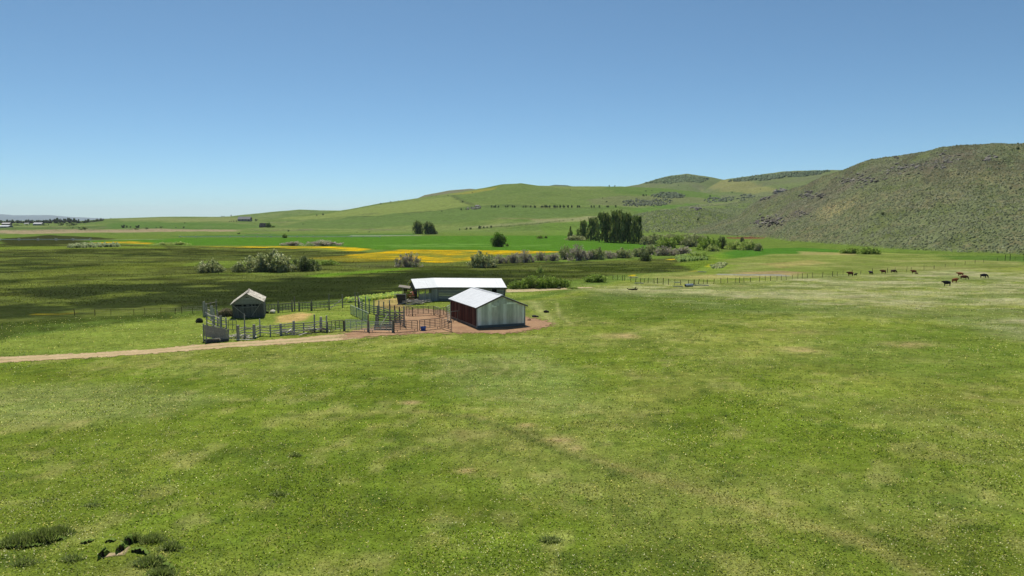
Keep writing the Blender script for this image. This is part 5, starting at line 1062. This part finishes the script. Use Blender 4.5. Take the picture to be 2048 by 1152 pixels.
dots('dot', [(1010,322,22,18),(495,348,42,14),(1155,252,14,10),(1300,160,18,12),(1365,154,24,18),(420,168,14,18),(330,172,20,10),(350,172,14,10),(275,172,18,8),(405,224,10,12),(425,223,10,12),(447,224,14,18),(475,222,14,16),(680,212,34,20),(858,274,32,10),(1500,104,14,8),(1420,104,14,8),(1040,100,30,4),(1120,130,14,6),(1240,125,14,6),(1180,166,10,6),(1710,335,12,8),(1830,330,40,8)], 5.12, (380, 400), 'small dark tree dotted over the far left slope', 'trees dotted over the far left slope')
dots('dot', [(532,182,14,12),(590,184,14,14),(615,182,14,14),(640,184,14,12),(672,172,20,12),(905,224,24,8),(955,222,10,8),(1640,240,12,12),(260,214,10,8),(570,316,18,10),(533,285,12,8),(1350,474,24,24),(715,322,10,14),(1180,176,12,8),(1880,210,10,8),(1290,150,10,8),(1015,560,16,14),(1070,500,10,8),(1450,272,18,16),(880,264,26,16),(905,262,16,14),(1200,272,40,20)], 4.267, (1080, 330), 'dark juniper on the slopes left of the sagebrush ridge', 'junipers on the far slopes')
for o in protos:
    for c in list(o.children): bpy.data.objects.remove(c)
    bpy.data.objects.remove(o)
# rock outcrops on the sagebrush hill
def outcrop(px, py, w_, n, s, label):
    r_ = random.Random(int(px)); P = G0(px, py); t = thing('rock_outcrop', P, label, 'rocks', 'rock outcrops on the sagebrush hill'); bpy.context.view_layer.update()
    for i in range(int(n * 1.5)):
        q = G0(px + r_.gauss(0, w_ / 2.4), py + r_.gauss(0, w_ / 6)); k = q.y / 600.0
        if (q - P).length > 90: continue
        mb = MB(); rock_mesh(mb, q + Vector((0, 0, s * .05)), s * r_.uniform(.5, 1.7) * max(k, .7), r_, jit(alb(r_.choice(((134,128,122),(114,108,102),(98,92,84),(146,140,130)))), r_, .2), .65); mb.build('rock', 'rock', t)
for q in ((1546,443,40,42,1.5,'largest pale jagged outcrop low on the hill, above the red bank'),(1602,430,22,16,1.0,'small outcrop right of the largest one, low on the hill'),(1516,447,14,12,1.2,'outcrop at the lowest left toe of the hill rocks'),(1616,391,26,22,1.4,'brown rocks halfway up the left shoulder of the hill'),(1642,391,12,10,1.4,'dark boulder cluster right of the halfway brown rocks'),(1561,383,18,16,1.6,'dark crag on the left ridge of the hill'),(1529,397,14,12,1.5,'dark crag lowest on the left ridge of the hill'),(1729,359,34,26,1.3,'rock band on the upper left face of the hill'),(1783,341,22,16,1.3,'rocks in the middle of the upper band of the hill'),(1818,335,34,24,1.3,'long purple grey rock band on the upper hill'),(1878,326,34,22,1.2,'rock band right of the purple grey one'),(1903,315,24,14,1.1,'rocks climbing to the crest near the right'),(1888,307,20,10,1.0,'thin rock line just under the crest'),(1976,318,16,12,1.4,'isolated dark boulders near the crest at the right'),(1736,320,10,7,1.0,'knob of rocks on the skyline, left part of the crest'),(1790,314,12,6,.9,'low skyline rocks in the middle of the crest'),(1690,362,28,18,1.1,'scattered rocks on the ridge shoulder at the left'),(1392,418,22,14,1.2,'rocks on the top of the small knoll')): outcrop(*q)
r_ = random.Random(3); t = thing('red_bank', G0(1490, 476), 'low bank of red brown earth and stones at the toe of the hill', 'earth bank'); bpy.context.view_layer.update()
for i in range(40): mb = MB(); q = G0(1455 + i * 1.8, 475.5 + r_.uniform(-1, .6)); rock_mesh(mb, q, r_.uniform(.4, 1.0), r_, jit(alb((122, 80, 62)), r_, .25), .45); mb.build('stone', 'rock', t)
# ================================================================== FAR FARMS
def far_house(px0, px1, pyb, pyt, roofc, wallc, label, name='farm_building', cat='building', gable=.45, win=0):
    a, b = G0(px0, pyb), G0(px1, pyb); dist = a.y; b = Vector((a.x + (px1 - px0) * a.y / 1411.0, a.y, a.z)); hh = (pyb - pyt) * dist / 1411.0; Wd_ = (b - a).length; dp = Wd_ * .5
    t = thing(name, a, label, cat); bpy.context.view_layer.update(); z0, z1, z2 = a.z - .5, a.z + hh * (1 - gable), a.z + hh
    mb = MB(); mb.slab([V3(a, z0), V3(b, z0), V3(b, z1), V3(a, z1)], Vector((0, dp, 0)), alb(wallc)); mb.build('wall', 'far_wall', t)
    mb = MB(); r0, r1 = V3(a, z2) + Vector((-.3, dp / 2, 0)), V3(b, z2) + Vector((.3, dp / 2, 0)); f0_, f1_ = V3(a, z1) + Vector((-.3, -.5, 0)), V3(b, z1) + Vector((.3, -.5, 0)); g0_, g1_ = V3(a, z1) + Vector((-.3, dp + .5, 0)), V3(b, z1) + Vector((.3, dp + .5, 0))
    mb.slab([f0_, f1_, r1, r0], Vector((0, 0, .25)), alb(roofc)); mb.slab([r0, r1, g1_, g0_], Vector((0, 0, .25)), alb(roofc)); mb.build('roof', 'far_wall', t)
    for i in range(win):
        c = lerp(a, b, (i + .6) / win); mb = MB(); s_ = Wd_ * .03; mb.slab([V3(c, z0 + (z1 - z0) * .35) + Vector((-s_, -.06, 0)), V3(c, z0 + (z1 - z0) * .35) + Vector((s_, -.06, 0)), V3(c, z0 + (z1 - z0) * .8) + Vector((s_, -.06, 0)), V3(c, z0 + (z1 - z0) * .8) + Vector((-s_, -.06, 0))], Vector((0, .04, 0)), alb((40, 44, 50))); mb.build('window', 'far_wall', t)
    return t
far_house(-14, 16, 455, 451, (232,238,242), (150,150,150), 'long white roofed farm shed at the left edge, nearest of the far buildings')
far_house(3, 19, 451, 445.5, (216,212,208), (150,132,126), 'grey brown barn just above the long white roofed shed'); far_house(66, 83, 451, 445.3, (224,224,224), (160,160,156), 'white roofed barn right of the far bushes', win=2)
far_house(48, 57, 449, 446, (206,206,200), (160,158,150), 'small pale shed half hidden in the far bushes')
far_house(475, 500, 442, 433.5, (134,136,140), (150,146,140), 'large grey roofed farmhouse on the low far rise', 'farmhouse', 'house', .6, 4); far_house(483, 492, 441.5, 435.5, (140,140,142), (160,154,146), 'front gabled wing of the grey farmhouse', 'farmhouse_wing', 'house', .5, 1)
far_house(518.5, 535, 455.2, 446.5, (58,58,60), (74,72,70), 'dark steep roofed old barn below the far farmhouse', 'dark_barn', 'barn', .75); far_house(951, 958, 415, 410.3, (168,162,158), (120,110,104), 'tiny grey shed by the hillside lane', 'hillside_shed', 'shed', .4)
# ================================================================== IRRIGATION WHEEL LINES
def wheel_line(px, y0, pyr, label, rad, seed):
    P = [G0(x, y0 + (pyr if i % 2 else 0) * 0) for i, x in enumerate(px)]; t = thing('irrigation_line', P[0], label, 'irrigation line'); bpy.context.view_layer.update(); mb = MB(); up = Vector((0, 0, rad)); mb.tube([q + up for q in P], rad * .24, alb((236, 236, 230), 1.2), 6); mb.build('pipe', 'steel_tube', t)
    for q in P:
        mb = MB(); n = 14; ring = [q + up + Vector((.05, math.cos(k * 2 * math.pi / n) * rad * .5 + 0, math.sin(k * 2 * math.pi / n) * rad)) for k in range(n + 1)]; ring = [q + up + Vector((math.cos(k * 2 * math.pi / n) * rad * .8, math.cos(k * 2 * math.pi / n) * rad * .6, math.sin(k * 2 * math.pi / n) * rad)) for k in range(n + 1)]; mb.tube(ring, rad * .1, alb((206, 206, 200)), 4, False)
        for k in range(0, n // 2): mb.tube([ring[k], ring[k + n // 2]], rad * .04, alb((190, 190, 186)), 3, False)
        mb.build('wheel', 'steel_tube', t)
wheel_line((-74,-36,0,38,76,112,146,181), 481.3, 0, 'white wheel line irrigation pipe on wheels over the dark field at the left', 1.0, 1)
wheel_line((360,392,460,487,515,542,594,606,627,652,703,727,760), 475, 0, 'distant wheel line irrigation pipe across the green field', .8, 2)
# ================================================================== FOREGROUND TUSSOCKS AND ERODED BANK
def tussock(px, py, w_, h_, n, label, seed, cols=((92,112,52),(80,98,48),(112,130,68),(130,142,92))):
    rg = np.random.default_rng(seed); p = G0(px, py); x = p.x + rg.normal(0, w_ / 2.2, n); y = p.y + rg.normal(0, w_ / 4.5, n); z = H(x, y); hg = h_ * rg.uniform(.4, 1.1, n) * np.exp(-((x - p.x) / w_) ** 2); th = rg.uniform(0, 3.14, n); wd = rg.uniform(.012, .035, n); lx = rg.normal(0, .16, n); ly = rg.normal(0, .12, n)
    VV = np.stack([np.stack([x - np.cos(th) * wd, y - np.sin(th) * wd, z - .02], -1), np.stack([x + np.cos(th) * wd, y + np.sin(th) * wd, z - .02], -1), np.stack([x + lx, y + ly, z + hg], -1)], 1).reshape(-1, 3)
    cs = np.array([alb(c) for c in cols]); T_ = np.repeat(cs[rg.integers(0, len(cs), n)] * rg.uniform(.8, 1.2, (n, 1)), 3, 0)
    tag(np_mesh('grass_tussock', VV, np.arange(len(VV)).reshape(-1, 3), M['grass_blade'], T_), label, 'grass tussock', 'dark grass tussocks in the foreground')
for i, q in enumerate(((42,1088,1.1,.62,1700,'leftmost dark grass tussock of the foreground, low and wide'),(88,1082,.8,.72,1600,'tallest dark grass tussock at the lower left'),(120,1068,.8,.5,1000,'thin dark tussock right behind the tallest one'),(268,1082,.45,.5,800,'small bushy tussock above the eroded bank'),(305,1082,.7,.42,900,'spreading tussock right of the eroded bank'),(342,1098,.6,.38,800,'low tussock farthest right by the eroded bank'),(300,1128,.8,.4,1200,'tussock below the eroded bank'),(325,1148,.7,.36,900,'tussock at the bottom edge under the eroded bank'),(48,1128,.7,.3,500,'faint low tussock in the bottom left corner'),(145,1120,.6,.28,450,'faint low tussock left of the eroded bank'),(590,912,.5,.3,350,'isolated dark tussock left of the picture middle'),(558,990,.6,.25,350,'faint dark tussock in the lower middle left'),(1100,1082,.7,.26,450,'faint dark tussock in the lower middle'),(185,1012,.6,.2,300,'faint tussock high above the eroded bank'))): tussock(*q[:5], q[5], 100 + i)
def bank(pts, h, label, seed, depth=.5, soilc=(96, 80, 66)):
    r_ = random.Random(seed); P = [G0(*p) for p in pts]; Q_ = []
    for a, b in zip(P, P[1:]):
        for k in range(8): Q_.append(lerp(a, b, k / 8) + Vector((r_.gauss(0, .02), r_.gauss(0, .05), 0)))
    Q_.append(P[-1]); t = thing('eroded_bank', P[0], label, 'eroded bank', 'eroded cracks in the foreground turf'); bpy.context.view_layer.update(); n = len(Q_); mb = MB(); vs = []; fs = []
    for i, q in enumerate(Q_):
        e_ = math.sin(math.pi * i / (n - 1)) ** .5; hh = h * e_ * r_.uniform(.6, 1.15); vs += [q + Vector((0, 0, -.05)), q + Vector((r_.gauss(0, .03), .05, hh * .6)), q + Vector((0, -.05, hh))]
    for i in range(n - 1):
        for k in (0, 1): fs.append((i*3+k, (i+1)*3+k, (i+1)*3+k+1, i*3+k+1))
    mb.add(vs, fs, alb(soilc)); mb.build('soil_face', 'soil', t); mb = MB(); vs2 = []; fs2 = []
    for i, q in enumerate(Q_): tp = vs[i*3+2]; vs2 += [tp + Vector((0, -.03, .01)), tp + Vector((0, depth * .4, .03)), q + Vector((0, depth, -.03))]
    for i in range(n - 1):
        for k in (0, 1): fs2.append((i*3+k, (i+1)*3+k, (i+1)*3+k+1, i*3+k+1))
    mb.add(vs2, fs2, alb((104, 128, 50))); mb.build('turf_lip', 'soil', t, True)
for i, q in enumerate((([(196,1121),(206,1112),(212,1113)],.42,'dark hollow at the lower left end of the pale washed gully',.5),([(232,1110),(240,1104),(250,1100)],.38,'middle dark cut above the pale washed gully',.5),([(248,1097),(256,1090),(266,1087)],.45,'deepest dark cut at the top of the pale gully',.5),([(262,1104),(280,1104),(298,1108)],.22,'thin crack running right from the gully',.3),([(312,1126),(318,1122),(326,1121)],.3,'small dark hole right of the gully',.3),([(322,1136),(330,1134),(338,1134)],.2,'short crack below the small dark hole',.3),([(334,1143),(341,1141),(347,1141)],.22,'lowest short crack at the right of the gully',.3),([(0,1097),(20,1096),(60,1095),(92,1090)],.14,'long faint crack under the leftmost tussocks',.3),([(100,1081),(118,1082),(130,1079)],.14,'short crack right of the leftmost tussocks',.3),([(160,1087),(175,1086),(186,1083)],.14,'short crack left of the gully top',.3),([(212,1084),(222,1083),(230,1083)],.16,'short crack just above the gully',.3))): bank(q[0], q[1], q[2], i, q[3])
dirt_sheet('gully_soil', [(208,1116),(214,1108),(226,1108),(238,1107),(246,1104),(252,1096),(258,1094),(256,1102),(246,1110),(228,1112),(216,1114)], ((206, 186, 150), (190, 170, 134)), step=.06, soft=.12, zoff=.04)
# ================================================================== AIR
bpy.ops.mesh.primitive_cube_add(size=1); hz = bpy.context.object; hz.name = 'haze'; 
hz.scale = (80000, 44000, 640); hz.location = (0, 14000, 300)
hm = bpy.data.materials.new('air'); hm.use_nodes = True; n_ = hm.node_tree.nodes; n_.remove(n_['Principled BSDF']); pv = n_.new('ShaderNodeVolumePrincipled'); pv.inputs['Density'].default_value = 0.000026; pv.inputs['Color'].default_value = (.86, .95, 1, 1); pv.inputs['Anisotropy'].default_value = 0.2
hm.node_tree.links.new(pv.outputs[0], n_['Material Output'].inputs['Volume']); hz.data.materials.append(hm); tag(hz, 'thin pale air haze over the whole valley', 'haze', kind='stuff')
